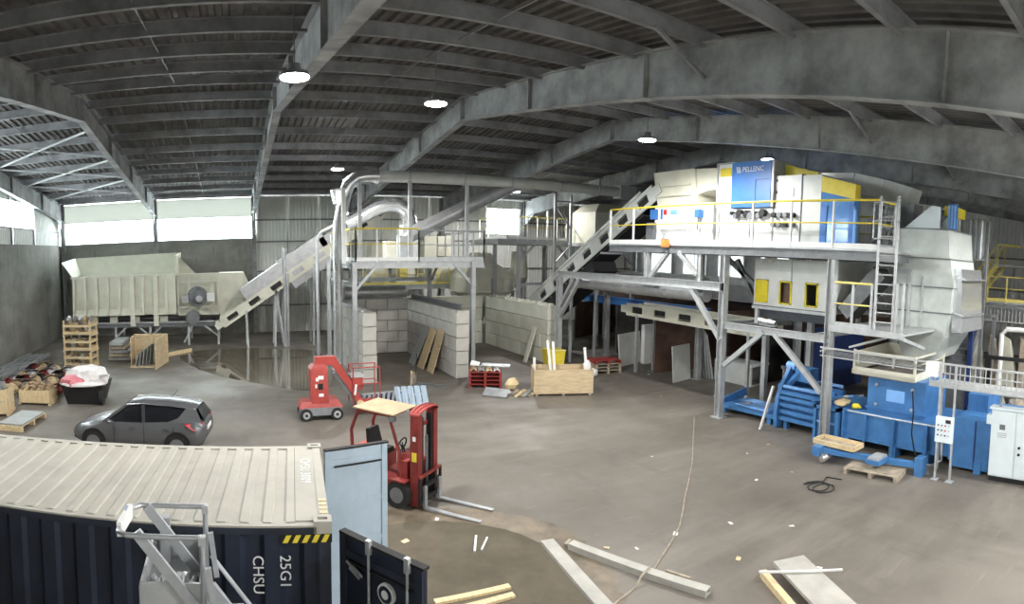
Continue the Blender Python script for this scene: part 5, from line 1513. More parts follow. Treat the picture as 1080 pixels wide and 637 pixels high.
MB().tube([(14.75, 6.55, 2.2), (14.78, 6.5, 1.6), (14.85, 6.55, 1.0), (14.8, 6.4, .5), (14.9, 6.1, .1)], .02, 6).build('hanging_cable', 'black', pn)
# ---- white switch cabinet
sc_ = thing('switch_cabinet', 'tall pale blue-white switch cabinet with dark plinth', 'cabinet', (15.6, 3.4, 0))
MB().box(15.2, 15.47, 1.9, 4.4, .14, 1.95).build('cabinet_body', 'cabinet_white', sc_)
MB().box(15.22, 15.47, 1.92, 4.38, 0, .14).build('plinth', 'black', sc_)
MB().box(15.12, 15.49, 1.85, 4.45, 1.95, 2.0).build('cabinet_top', 'cabinet_white', sc_)
for y0, y1 in ((3.72, 4.36), (3.04, 3.68), (2.36, 3.0)):
    dr = MB().box(15.16, 15.2, y0, y1, .18, 1.92).build('door', 'cabinet_white', sc_)
    if y0 > 3.7:
        MB().box(15.15, 15.165, 4.0, 4.15, 1.42, 1.56).build('display', 'galv_dark', dr)
        for i in range(3):
            MB().box(15.152, 15.162, 3.95, 4.2, 1.32 - i * .05, 1.335 - i * .05).build('label_line', 'galv', dr)
    else:
        for z in (1.0, .82):
            MB().cyl((15.16, y1 - .1, z), (15.12, y1 - .1, z), .035, n=10).build('knob', 'black', dr)
MB().box(15.25, 15.45, 4.4, 4.55, 1.5, 1.75).build('side_socket', 'cabinet_white', sc_)
MB().bar((15.35, 4.2, 2.0), (15.35, 4.2, 2.47), .06).build('cable_mast', 'galv', sc_)
MB().bar((15.35, 4.2, 2.3), (15.35, 2.0, 2.25), .06).build('cable_arm', 'galv', sc_)

# ---- blue towing bar, tray and pallet in front of the column
db = thing('towing_bar', 'long blue steel bar with castor wheels lying before the baler', 'bar', (14.1, 7.4, 0))
MB().bar((13.85, 8.85, .34), (14.55, 6.15, .28), .16, .14).build('bar_body', 'blue_baler', db)
MB().box(14.42, 14.75, 6.0, 6.22, 0, .5).build('end_plate', 'blue_baler', db)
MB().box(13.65, 14.1, 8.75, 9.0, .2, .45).build('head_block', 'blue_baler', db)
for j in range(3):
    MB().cyl((13.68 + .12 * j, 8.72, .16), (13.76 + .12 * j, 8.68, .16), .14, n=14).build('castor_wheel', 'chrome', db)
MB().box(13.75, 14.35, 6.95, 7.35, .3, .42).build('cross_block', 'blue_baler', db)
MB().box(13.78, 14.3, 6.98, 7.3, .42, .48).build('cross_cap', 'galv', db)
wt = thing('wooden_tray', 'long pale wooden tray lying on the towing bar by the column', 'tray', (14.3, 8.5, .42))
wx0, wx1, wy0, wy1 = 13.95, 14.5, 7.85, 9.15
MB().box(wx0, wx1, wy0, wy1, .45, .485).build('tray_floor', 'wood_grey', wt)
for a, b in (((wx0, wy0), (wx0, wy1)), ((wx1, wy0), (wx1, wy1)), ((wx0, wy0), (wx1, wy0)), ((wx0, wy1), (wx1, wy1))):
    MB().bar((*a, .515), (*b, .515), .05, .13).build('tray_side', 'wood_pale', wt)
pallet('weathered_pallet', 'weathered grey pallet under the blue towing bar', 13.95, 7.15, R(98), 1.5, .8, .16, 'wood_grey')
tag(MB().tube([(12.2 + .32 * math.cos(t * .5), 7.55 + .28 * math.sin(t * .5) + .012 * t, .02 + .006 * (t % 3)) for t in range(30)] + [(12.6, 7.9, .02), (12.9, 8.0, .02), (13.0, 7.6, .02)], .014, 6).build('cable_coil', 'black'), 'small coil of black cable on the floor before the towing bar', 'cable')

# ================================================================== beyond the baler
st = thing('dark_stair', 'dark steel stair rising beside the feed tower', 'stair', (20.5, 7.3, 0))
for i in range(8):
    z, x = 2.3 + i * .2, 19.9 + i * .2
    MB().box(x, x + .24, 6.85, 7.85, z, z + .035).build('tread', 'galv_dark', st)
    MB().box(x + .2, x + .24, 6.85, 7.85, z + .03, z + .2).build('riser', 'galv_dark', st)
for y in (6.82, 7.88):
    MB().bar((19.9, y, 2.2), (21.5, y, 3.8), .05, .3).build('stringer', 'galv_dark', st)
MB().bar((19.85, 6.7, 0), (19.85, 6.7, 4.5), .16).build('stair_post', 'blue_dark', st)
MB().box(19.75, 20.15, 6.85, 7.85, 0, 2.3).build('stair_base', 'galv_dark', st)
MB().box(21.4, 22.3, 6.5, 8.3, 3.86, 3.94).build('landing', 'galv_dark', st)
for y in (6.6, 8.2):
    MB().bar((22.2, y, 0), (22.2, y, 3.88), .12).build('landing_post', 'galv_dark', st)
# yellow stair at the white wall
ys = thing('yellow_stair', 'far stair with yellow handrails in front of the white wall', 'stair', (30, 9, 0))
for i in range(16):
    f = i / 15
    MB().box(29.3 + .0 * f, 30.5, 9.85 - 1.2 * f, 10.15 - 1.2 * f, 4.3 + 1.7 * f, 4.34 + 1.7 * f).build('tread', 'galv', ys)
for x in (29.25, 30.55):
    MB().bar((x, 10.0, 4.2), (x, 8.7, 6.0), .06, .25).build('stringer', 'yellow_pale', ys)
    MB().tube([(x, 10.1, 5.2), (x, 8.75, 7.0), (x, 7.8, 7.0)], .05, 8).build('handrail', 'yellow_pale', ys)
    for f in (0, .33, .66, 1):
        MB().bar((x, 10.0 - 1.3 * f, 4.2 + 1.8 * f), (x, 10.05 - 1.3 * f, 5.25 + 1.75 * f), .05).build('baluster', 'yellow_pale', ys)
MB().box(29.2, 32, 3.5, 8.8, 5.9, 6.0).build('landing', 'galv', ys)
MB().box(27.5, 32, 2.0, 12.5, 4.1, 4.2).build('mezzanine_deck', 'galv', ys)
railing(ys, [(27.5, 8.6), (27.5, 2.0)], 4.2, 1.2, 1.0, 'yellow_pale', 'yellow_pale')
for x, y in ((27.7, 12), (27.7, 3), (31.8, 12), (31.8, 3)):
    MB().bar((x, y, 0), (x, y, 4.15), .2).build('column', 'galv', ys)
for x, y in ((29.4, 4), (31.8, 4), (31.8, 8.5)):
    MB().bar((x, y, 4.2), (x, y, 5.95), .14).build('landing_post', 'galv', ys)
fn = thing('mesh_walkway', 'dark edged walkway with grey picket fence behind the baler', 'walkway', (24, 7, 0))
MB().bar((24, 10.0, 4.2), (24, 3.0, 4.15), .14, .16).build('edge_beam', 'galv_dark', fn)
for i in range(30):
    MB().bar((24.05, 7.8 - i * .16, 3.55), (24.05, 7.8 - i * .16, 4.15), .03).build('picket', 'galv', fn)
MB().bar((24.05, 8.0, 3.55), (24.05, 3.0, 3.55), .05).build('lower_rail', 'galv', fn)
MB().bar((24, 9.6, 0), (24, 9.6, 4.2), .18).build('post', 'galv_dark', fn)
MB().bar((24, 3.3, 0), (24, 3.3, 4.2), .18).build('post', 'galv_dark', fn)
for j in range(5):
    y = 7.3 - j * .64
    m = MB()
    m.loft([[(23.0, y + .35, 0), (22.9, y - .15, 0), (23.3, y - .15, 0), (23.3, y + .35, 0)], [(22.9, y + .3, 1.6), (22.85, y - .2, 1.5), (23.3, y - .2, 1.5), (23.3, y + .3, 1.6)], [(23.0, y + .45 - .15 * (j % 2), 3.1), (22.95, y + .1, 2.9), (23.2, y + .1, 2.9), (23.2, y + .45, 3.1)]])
    tag(m.build('tarpaulin_sheet', ('tarp_beige', 'wood_grey')[j % 2]), 'beige folded tarpaulin hanging behind the baler', 'tarpaulin', 'tarpaulins behind the baler')
tag(MB().tube([(22.4, 6.3, 0), (22.4, 6.3, 3.2), (22.4, 6.1, 3.4), (22.4, 5.4, 3.42)], .1, 12).build('bent_pipe', 'white_paint'), 'white bent pipe standing beside the tarpaulins', 'pipe')
tag(MB().box(20.2, 20.4, 2.5, 6.3, 2.5, 2.62).build('pipe_run', 'black'), 'black pipe run in front of the tarpaulins', 'pipe')
tag(MB().box(20.25, 20.35, 6.05, 6.25, 0, 2.5).build('pipe_stand', 'black'), 'black stand carrying the dark pipe run', 'stand')
tag(MB().box(20.25, 20.35, 2.5, 2.7, 0, 2.5).build('pipe_stand', 'black'), 'black stand at the far end of the dark pipe run', 'stand')
for i in range(10):
    tag(MB().blob((18.33 + .66 * (i % 3), 5.9 - .62 * (i // 3), .8 + .08 * (i % 2)), .26, .24, .8 + .08 * (i % 2), 70 + i, .22).build('scrap_mass', ('scrap', 'wood_grey', 'black')[i % 3]), 'dark tangled scrap behind the baler ram', 'scrap', 'scrap behind the baler ram')
# ================================================================== SHIPPING CONTAINER
CRZ = R(-6.06)
ct = thing('shipping_container', 'dark navy shipping container with beige roof and open end doors', 'container', (-1.94, 7.16, 0), CRZ, local=True)
CL, CW, CH = 3.03, 1.22, 2.9
m = MB().corr((-CL + .08, -CW + .05, .16), (1, 0, 0), (0, 0, 1), 2 * CL - .16, CH - .26, .40, .045, (0, -1, 0))
m.build('side_wall', 'navy', ct, smooth=0)
MB().corr((-CL + .08, CW - .05, .16), (1, 0, 0), (0, 0, 1), 2 * CL - .16, CH - .26, .40, .045, (0, 1, 0)).build('side_wall', 'navy', ct, smooth=0)
MB().box(-CL + .02, -CL + .06, -CW + .05, CW - .05, .15, CH - .1).build('front_wall', 'navy', ct)
MB().box(-CL + .05, CL - .02, -CW + .06, CW - .06, .1, .17).build('floor_board', 'wood_grey', ct)
# corrugated roof
m = MB()
n = 24
xs_ = []
for i in range(n):
    b = -CL + .15 + (2 * CL - .5) * i / n
    pch = (2 * CL - .5) / n
    xs_ += [(b, 0), (b + pch * .45, 0), (b + pch * .55, .022), (b + pch * .93, .022)]
xs_.append((CL - .35, 0))
for side in range(1):
    vs = [(x, -CW + .07, CH - .045 + d) for x, d in xs_] + [(x, CW - .07, CH - .045 + d) for x, d in xs_]
    k = len(xs_)
    m.add(vs, [(i, i + 1, k + i + 1, k + i) for i in range(k - 1)])
rf = m.build('roof_panel', 'roof_beige', ct, smooth=0)
MB().box(CL - .36, CL - .12, -CW + .09, CW - .09, CH - .05, CH - .02).build('roof_end_plate', 'roof_beige', ct)
MB().box(-CL + .05, CL - .1, -CW + .09, CW - .09, CH - .09, CH - .055).build('roof_lining', 'navy_trim', ct)
for s in (-1, 1):
    MB().box(-CL + .15, CL - .15, s * (CW - .05) - .05, s * (CW - .05) + .05, CH - .12, CH - .05).build('top_side_rail', 'navy_trim', ct)
    MB().box(-CL + .15, CL - .15, s * (CW - .05) - .052, s * (CW - .05) + .052, CH - .05, CH - .03).build('roof_edge_strip', 'roof_beige', ct)
    MB().box(-CL + .15, CL - .15, s * (CW - .04) - .04, s * (CW - .04) + .04, 0, .16).build('bottom_side_rail', 'navy_trim', ct)
    for sx in (-1, 1):
        MB().box(sx * (CL - .09) - .08, sx * (CL - .09) + .08, s * (CW - .08) - .075, s * (CW - .08) + .075, .12, CH - .12).build('corner_post', 'navy_trim', ct)
        for z0 in (0, CH - .12):
            x_, y_ = sx * (CL - .09), s * (CW - .08)
            c = MB().box(x_ - .09, x_ + .09, y_ - .08, y_ + .08, z0, z0 + (.085 if z0 else .125))
            if z0:                             # real slot in the top of the casting
                c.box(x_ - .09, x_ - .05, y_ - .08, y_ + .08, z0 + .085, z0 + .125).box(x_ + .05, x_ + .09, y_ - .08, y_ + .08, z0 + .085, z0 + .125)
                c.box(x_ - .05, x_ + .05, y_ - .08, y_ - .03, z0 + .085, z0 + .125).box(x_ - .05, x_ + .05, y_ + .03, y_ + .08, z0 + .085, z0 + .125)
            c.build('corner_casting', 'roof_beige' if z0 else 'navy_trim', ct)
MB().box(CL - .12, CL - .02, -CW + .16, CW - .16, CH - .13, CH - .01).build('door_header', 'roof_beige', ct)
MB().box(CL - .12, CL - .02, -CW + .16, CW - .16, 0, .16).build('door_sill', 'navy_trim', ct)
for i in range(5):                              # hazard stripes under the top rail
    x = CL - .49 + i * .095
    MB().hexa([(x, -CW - .012, CH - .20), (x + .05, -CW - .012, CH - .20), (x + .05, -CW + .01, CH - .20), (x, -CW + .01, CH - .20), (x + .04, -CW - .012, CH - .122), (x + .09, -CW - .012, CH - .122), (x + .09, -CW + .01, CH - .122), (x + .04, -CW + .01, CH - .122)]).build('hazard_stripe', 'yellow', ct)
MB().box(CL - .52, CL - .0, -CW - .008, -CW + .02, CH - .205, CH - .12).build('stripe_backing', 'black', ct)
for i in range(4):
    MB().box(CL - .11, CL - .03, -CW + .22 + .1 * i, -CW + .28 + .1 * i, CH - .012, CH - .004).build('header_mark', 'wood_pale', ct)
# lettering
down = Matrix(((0, 1, 0), (0, 0, -1), (-1, 0, 0))).to_euler()
for s_, x0, z0, sz in (('CHSU', CL - .74, CH - .53, .155), ('3009', CL - .74, CH - .98, .155), ('25G1', CL - .47, CH - .50, .155)):
    text_mesh(s_, sz, 'stencil', 'lettering', ct, (x0, -CW - .002, z0), down)
MB().box(CL - .54, CL - .40, -CW - .006, -CW, CH - 1.38, CH - 1.18).build('data_plate', 'yellow_pale', ct)
text_mesh('CHSU 3009', .17, 'stencil', 'lettering', ct, (CL - .235, .25, CH - .017), (0, 0, R(-90)))
# opened doors
def container_door(side, hinge, ang, face_in, label):
    d = Vector((math.cos(ang), math.sin(ang), 0))
    nn = Vector((-d.y, d.x, 0))
    hx = Vector((*hinge, 0))
    W_ = .96 if face_in else 1.06
    def P(u, v, z):
        q_ = hx + d * u + nn * v
        return (q_.x, q_.y, z)
    dm = MB()
    dm.hexa([P(.02, -.02, .2), P(W_, -.02, .2), P(W_, .02, .2), P(.02, .02, .2), P(.02, -.02, 2.80), P(W_, -.02, 2.80), P(W_, .02, 2.80), P(.02, .02, 2.80)])
    door = dm.build('door', 'door_light' if face_in else 'navy', ct, label=label)
    s = 1 if face_in else -1
    if face_in:
        s = -1                                 # visible face
    for u in (.03, W_ - .06):
        MB().hexa([P(u - .03, -.035, .2), P(u + .06, -.035, .2), P(u + .06, .035, .2), P(u - .03, .035, .2), P(u - .03, -.035, 2.80), P(u + .06, -.035, 2.80), P(u + .06, .035, 2.80), P(u - .03, .035, 2.80)]).build('door_stile', 'door_light' if face_in else 'navy_trim', door)
    for z in ((2.62, 2.02, 1.42, .82, .26)):
        MB().hexa([P(.08, -.034, z - .035), P(W_ - .08, -.034, z - .035), P(W_ - .08, .03, z - .035), P(.08, .03, z - .035), P(.08, -.03, z + .03), P(W_ - .08, -.03, z + .03), P(W_ - .08, .03, z + .03), P(.08, .03, z + .03)]).build('door_rib', 'door_light' if face_in else 'navy_trim', door)
    MB().hexa([P(.14, -.052, 2.55), P(W_ - .1, -.052, 2.55), P(W_ - .1, -.03, 2.55), P(.14, -.03, 2.55), P(.14, -.052, 2.57), P(W_ - .1, -.052, 2.57), P(W_ - .1, -.03, 2.57), P(.14, -.03, 2.57)]).build('door_slot', 'black', door)
    MB().hexa([P(0, -.04, 2.79), P(W_ + .02, -.04, 2.79), P(W_ + .02, .04, 2.79), P(0, .04, 2.79), P(0, -.04, 2.815), P(W_ + .02, -.04, 2.815), P(W_ + .02, .04, 2.815), P(0, .04, 2.815)]).build('door_gasket', 'rubber', door)
    if not face_in:
        for u in (.42, .90):
            MB().cyl(P(u, -.05, .15), P(u, -.05, 2.84), .014, n=8).build('lock_rod', 'galv', door)
            MB().hexa([P(u - .025, -.07, 2.72), P(u + .025, -.07, 2.72), P(u + .025, -.03, 2.72), P(u - .025, -.03, 2.72), P(u - .025, -.07, 2.86), P(u + .025, -.07, 2.86), P(u + .025, -.03, 2.86), P(u - .025, -.03, 2.86)]).build('rod_keeper', 'galv', door)
        for u, z, r in ((.64, 2.42, .10),):
            MB().cyl(P(u, -.022, z), P(u, -.06, z), r, n=20).build('round_emblem', 'stencil', door)
            MB().cyl(P(u, -.06, z), P(u, -.064, z), r * .8, n=20).build('emblem_centre', 'navy', door)
            MB().cyl(P(u, -.064, z), P(u, -.068, z), r * .42, n=20).build('emblem_mark', 'stencil', door)
        a_ = MB()
        for k, (uu_, zz) in enumerate(((.20, 2.52), (.24, 2.47), (.28, 2.50))):
            a_.bar(P(uu_ - .08, -.055, zz + .03), P(uu_ + .06, -.055, zz - .03), .01, .03)
        a_.build('curved_emblem', 'galv', door)
    return door
# hinge points and angles in the container's own frame
container_door(1, (CL + .05, CW - .02), R(17), True, 'pale blue-grey inner face of the open container door')
container_door(-1, (CL + .10, -CW + .02), R(-52), False, 'navy outer face of the open container door with lock rods')

# ================================================================== MOBILE STEP in front of the container
ms = thing('access_step', 'aluminium mobile access step with tube handrail loop beside the container', 'steps', (-.5, 4.3, 0))
YN_, YF_ = 4.05, 4.58
loop = [(-.25, YN_, 3.57), (-.66, YN_, 3.58), (-.78, YN_ + .01, 3.58), (-.845, YN_ + .06, 3.58), (-.85, YN_ + .12, 3.58), (-.83, YF_ - .12, 3.58), (-.81, YF_ - .05, 3.58), (-.75, YF_, 3.58), (-.66, YF_, 3.58), (-.24, YF_, 3.57)]
MB().tube(loop, .02, 10).build('handrail_loop', 'aluminium', ms)
MB().hexa([(-.865, YN_ + .1, 3.52), (-.83, YN_ + .1, 3.52), (-.80, YF_ - .1, 3.52), (-.84, YF_ - .1, 3.52), (-.865, YN_ + .1, 3.63), (-.83, YN_ + .1, 3.63), (-.80, YF_ - .1, 3.63), (-.84, YF_ - .1, 3.63)]).build('sign_plate', 'cladding_white', ms)
MB().box(-.842, -.825, YF_ - .22, YF_ - .14, 3.625, 3.634).build('plate_mark', 'pvc_blue', ms)
for y in (YN_, YF_):
    MB().tube([(-.25, y, 3.57), (-.24, y, 3.5), (-.24, y, 0)], .02, 10).build('upright_post', 'aluminium', ms)
    MB().box(-.265, -.215, y - .025, y + .025, 3.52, 3.585).build('post_clamp', 'galv', ms)
MB().bar((-.71, YN_ + .02, 3.60), (.35, YN_ + .02, 2.2), .03, .075).build('diagonal_bar', 'aluminium', ms)
MB().bar((-.70, YF_ - .02, 3.58), (.35, YF_ - .02, 2.16), .03, .075).build('diagonal_bar', 'aluminium', ms)
for y in (YN_ - .03, YF_ + .03):
    MB().tube([(-.20, y, 3.15), (.12, y, 2.70), (1.65, y, .5), (1.8, y, .02)], .018, 8).build('ladder_handrail', 'aluminium', ms)
    MB().bar((-.22, y, 2.9), (1.75, y, .06), .03, .10).build('stringer', 'aluminium', ms)
for i in range(9):
    f = i / 9
    MB().box(-.15 + 1.75 * f, .05 + 1.75 * f, YN_ - .02, YF_ + .02, 2.72 - 2.56 * f, 2.75 - 2.56 * f).build('tread', 'aluminium', ms)
for y in (YN_, YF_):
    MB().bar((-.20, y - .05, 3.38), (-.16, y - .05, 3.02), .04, .03).build('hinge_bracket', 'aluminium', ms)
tray = MB()
tray.box(-.69, -.26, YN_ + .04, YF_ + .2, 3.02, 3.05)
for a, b in (((-.69, YN_ + .04), (-.26, YN_ + .04)), ((-.69, YF_ + .2), (-.26, YF_ + .2)), ((-.69, YN_ + .04), (-.69, YF_ + .2)), ((-.26, YN_ + .04), (-.26, YF_ + .2))):
    tray.bar((*a, 3.12), (*b, 3.12), .02, .2)
tray.build('tool_tray', 'galv', ms)
for x in (-.68, -.28):
    for y in (YN_ + .06, YF_ + .18):
        MB().bar((x, y, 0), (x, y, 3.2), .05).build('frame_leg', 'galv', ms)
MB().box(-.62, -.54, YF_ + .12, YF_ + .2, 3.05, 3.42).build('upright_plate', 'galv', ms)
for z in (.4, 1.2, 2.0, 2.7):
    MB().bar((-.68, YN_ + .06, z), (-.28, YN_ + .06, z), .04).build('frame_rail', 'galv', ms)
for j in range(5):
    tag(MB().blob((-.63 + .078 * j, YN_ + .25 + .05 * (j % 2), 3.1), .033, .09, .05, 30 + j, .12, 8, 6).build('crumpled_film', 'foil'), 'crumpled clear film lying in the tray of the access step', 'film', 'film in the step tray')

# ================================================================== CAR
car = thing('hatchback_car', 'dark grey hatchback car parked behind the container', 'car', (-2.66, 17.15, 0), R(171), local=True)
car.scale = (.97, .97, .94)
def cring(x, z0, z1, hw, tuck=.9):
    dz = z1 - z0
    half = [(hw * .86, z0), (hw * .97, z0 + .12 * dz), (hw, z0 + .42 * dz), (hw * .985, z0 + .72 * dz), (hw * tuck, z1 - .02), (hw * (tuck - .12), z1)]
    return [(x, -y, z) for y, z in half] + [(x, y, z) for y, z in reversed(half)]
body = MB().loft([cring(-2.06, .50, .84, .62), cring(-1.98, .34, .98, .76), cring(-1.75, .24, 1.03, .83), cring(-1.2, .20, 1.02, .865), cring(-.4, .19, .98, .87), cring(.5, .19, .95, .87), cring(1.0, .20, .93, .86), cring(1.35, .21, .88, .85, .86), cring(1.75, .24, .79, .80, .84), cring(1.98, .30, .69, .68, .84), cring(2.07, .40, .60, .52, .84)])
bo = body.build('body', 'car_paint', car, smooth=50)
# glasshouse
gl = MB()
b0 = [(-1.93, .66, 1.00), (-1.0, .765, 1.0), (.1, .775, .965), (.95, .75, .93)]
t0 = [(-1.68, .49, 1.33), (-1.0, .56, 1.45), (-.2, .565, 1.49), (.30, .53, 1.43)]
ringsg = []
for (xb, yb, zb), (xt, yt, zt) in zip(b0, t0):
    ringsg.append([(xb, -yb, zb - .05), (xt, -yt, zt), (xt, yt, zt), (xb, yb, zb - .05)])
gl.loft(ringsg)
gl.add([(.95, -.75, .88), (.28, -.53, 1.44), (.28, .53, 1.44), (.95, .75, .88), (1.12, -.6, .9), (1.12, .6, .9)], [(0, 1, 2, 3), (0, 3, 5, 4)])
gl.build('side_glass', 'car_glass', car, smooth=0)
ro = MB()
ro.loft([[(-1.80, -.49, 1.33), (-1.80, -.40, 1.37), (-1.80, .40, 1.37), (-1.80, .49, 1.33)], [(-1.4, -.545, 1.40), (-1.4, -.46, 1.455), (-1.4, .46, 1.455), (-1.4, .545, 1.40)], [(-.9, -.585, 1.445), (-.9, -.5, 1.51), (-.9, .5, 1.51), (-.9, .585, 1.445)], [(-.2, -.59, 1.475), (-.2, -.5, 1.545), (-.2, .5, 1.545), (-.2, .59, 1.475)], [(.28, -.55, 1.42), (.28, -.45, 1.47), (.28, .45, 1.47), (.28, .55, 1.42)]])
ro.build('roof', 'car_paint', car, smooth=50)
for s in (-1, 1):
    pm = MB().bar((.30, s * .545, 1.43), (1.0, s * .77, .91), .07, .07)
    pm.build('front_pillar', 'car_paint', car)
    MB().bar((-.22, s * .575, 1.47), (-.28, s * .785, .96), .10, .02).build('middle_pillar', 'black', car)
    MB().plate([(-2.0, s * .67, .95), (-.95, s * .805, .985), (-1.30, s * .715, 1.12), (-1.52, s * .575, 1.39), (-1.79, s * .50, 1.34)], .02 * s).build('rear_pillar', 'car_paint', car)
    MB().tube([(.30, s * .585, 1.44), (-.2, s * .605, 1.49), (-1.0, s * .60, 1.45), (-1.78, s * .50, 1.34)], .016, 6).build('drip_rail', 'chrome', car)
    MB().blob((.72, s * .93, .99), .08, .09, .06, 1, .05, 10, 6).build('door_mirror', 'car_paint', car)
    for x in (.05, -.95):
        MB().box(x - .09, x + .09, s * .875 - .02, s * .875 + .02, .80, .825).build('door_handle', 'car_paint', car)
    for x in (.62, -.30, -1.18):
        MB().box(x - .004, x + .004, s * .868 - .006, s * .868 + .006, .34, .93).build('door_gap', 'black', car)
    tl = MB().hexa([(-2.04, s * .56, .76), (-1.78, s * .86, .78), (-1.80, s * .78, .80), (-2.0, s * .5, .80), (-2.02, s * .60, .98), (-1.52, s * .86, .95), (-1.52, s * .78, .97), (-1.98, s * .55, .98)])
    tl.build('tail_lamp', 'tail_red', car)
    MB().hexa([(2.0, s * .42, .56), (1.72, s * .76, .60), (1.70, s * .70, .6), (1.95, s * .4, .56), (1.98, s * .45, .68), (1.66, s * .775, .76), (1.64, s * .7, .77), (1.92, s * .4, .69)]).build('head_lamp', 'chrome', car)
    for x in (1.28, -1.28):
        MB().cyl((x, s * .70, .36), (x, s * .872, .36), .375, n=24).build('wheel_arch', 'black', car)
        w_ = MB().cyl((x, s * .68, .315), (x, s * .885, .315), .315, n=24).build('wheel', 'rubber', car)
        MB().cyl((x, s * .87, .315), (x, s * .892, .315), .215, n=20).build('rim', 'galv_dark', w_)
        MB().cyl((x, s * .885, .315), (x, s * .897, .315), .05, n=12).build('hub_cap', 'galv_dark', w_)
MB().plate([(-2.01, -.52, 1.02), (-2.01, .52, 1.02), (-1.82, .42, 1.33), (-1.82, -.42, 1.33)], -.02).build('rear_window', 'car_glass', car)
MB().box(-2.075, -2.05, -.26, .26, .68, .80).build('number_plate', 'white_paint', car)
MB().cyl((-.9, 0, 1.52), (-1.15, 0, 1.80), .008, n=6).build('aerial', 'black', car)
MB().box(2.04, 2.085, -.42, .42, .42, .56).build('grille', 'black', car)

# ================================================================== BOOM LIFT
bl = thing('boom_lift', 'small red boom lift with arm folded down to its basket', 'lift', (3.0, 19.6, 0))
MB().hexa([(2.25, 19.2, .17), (3.65, 19.2, .17), (3.65, 20.1, .17), (2.25, 20.1, .17), (2.3, 19.25, .42), (3.6, 19.25, .42), (3.6, 20.05, .42), (2.3, 20.05, .42)]).build('chassis', 'galv_dark', bl)
MB().loft([[(2.2, 19.25, .40), (3.68, 19.25, .40), (3.68, 20.05, .40), (2.2, 20.05, .40)], [(2.3, 19.35, .60), (3.5, 19.35, .66), (3.5, 19.95, .66), (2.3, 19.95, .60)]]).build('deck_cover', 'red_bright', bl)
for x in (2.42, 3.45):
    for y in (19.15, 20.0):
        w_ = MB().cyl((x, y, .2), (x, y + .15, .2), .2, n=20).build('wheel', 'rubber', bl)
        MB().cyl((x, y - .01, .2), (x, y, .2), .12, n=16).build('wheel_hub', 'galv', w_)
        MB().cyl((x, y - .02, .2), (x, y - .01, .2), .05, n=10).build('hub_cap', 'black', w_)
MB().loft([[(2.62, 19.3, .55), (3.2, 19.3, .55), (3.2, 19.9, .55), (2.62, 19.9, .55)], [(2.58, 19.3, 1.7), (3.15, 19.3, 1.7), (3.15, 19.9, 1.7), (2.58, 19.9, 1.7)], [(2.72, 19.35, 1.85), (3.1, 19.35, 1.85), (3.1, 19.85, 1.85), (2.72, 19.85, 1.85)]]).build('mast_housing', 'red_bright', bl)
MB().loft([[(2.78, 19.45, 1.8), (2.78, 19.75, 1.8), (2.78, 19.75, 2.08), (2.78, 19.45, 2.08)], [(3.32, 19.45, 1.8), (3.32, 19.75, 1.8), (3.45, 19.75, 2.08), (3.45, 19.45, 2.08)], [(3.85, 19.47, 1.05), (3.85, 19.73, 1.05), (4.0, 19.73, 1.22), (4.0, 19.47, 1.22)], [(4.22, 19.48, .42), (4.22, 19.72, .42), (4.40, 19.72, .52), (4.40, 19.48, .52)]]).build('folded_arm', 'red_bright', bl)
MB().bar((3.42, 19.6, 1.5), (4.15, 19.6, .5), .12, .1).build('arm_link', 'galv_dark', bl)
MB().cyl((4.3, 19.38, .44), (4.3, 19.78, .44), .12, n=14).build('arm_pivot', 'wood_pale', bl)
MB().box(4.0, 4.4, 19.5, 20.0, .9, 1.35).build('control_box', 'red_bright', bl)
MB().box(3.98, 4.42, 19.48, 20.02, 1.32, 1.40).build('control_rim', 'galv', bl)
MB().box(4.3, 5.0, 19.45, 20.2, .30, .42).build('basket_floor', 'red_bright', bl)
MB().box(4.3, 5.0, 19.43, 19.46, .42, .56).build('basket_kick_plate', 'red_bright', bl)
for x, y in ((4.05, 19.45), (4.98, 19.45), (4.98, 20.2), (4.05, 20.2)):
    MB().cyl((x, y, .35), (x, y, 1.68), .022, n=8).build('basket_post', 'red_bright', bl)
for z in (1.66, 1.1):
    MB().tube([(4.05, 19.45, z), (4.98, 19.45, z), (4.98, 20.2, z), (4.05, 20.2, z), (4.05, 19.45, z)], .02, 8).build('basket_rail', 'red_bright', bl)
for x0, x1, z0, z1, mt in ((2.76, 2.86, 1.3, 1.42, 'stencil'), (2.84, 3.02, 1.36, 1.48, 'stencil'), (2.74, 2.8, 1.08, 1.2, 'stencil'), (2.84, 3.0, 1.02, 1.22, 'black'), (2.86, 3.02, .78, .88, 'stencil')):
    MB().box(x0, x1, 19.285, 19.30, z0, z1).build('sticker', mt, bl)
MB().bar((4.1, 19.42, .75), (4.15, 19.42, 1.1), .07, .03).build('sticker', 'stencil', bl)

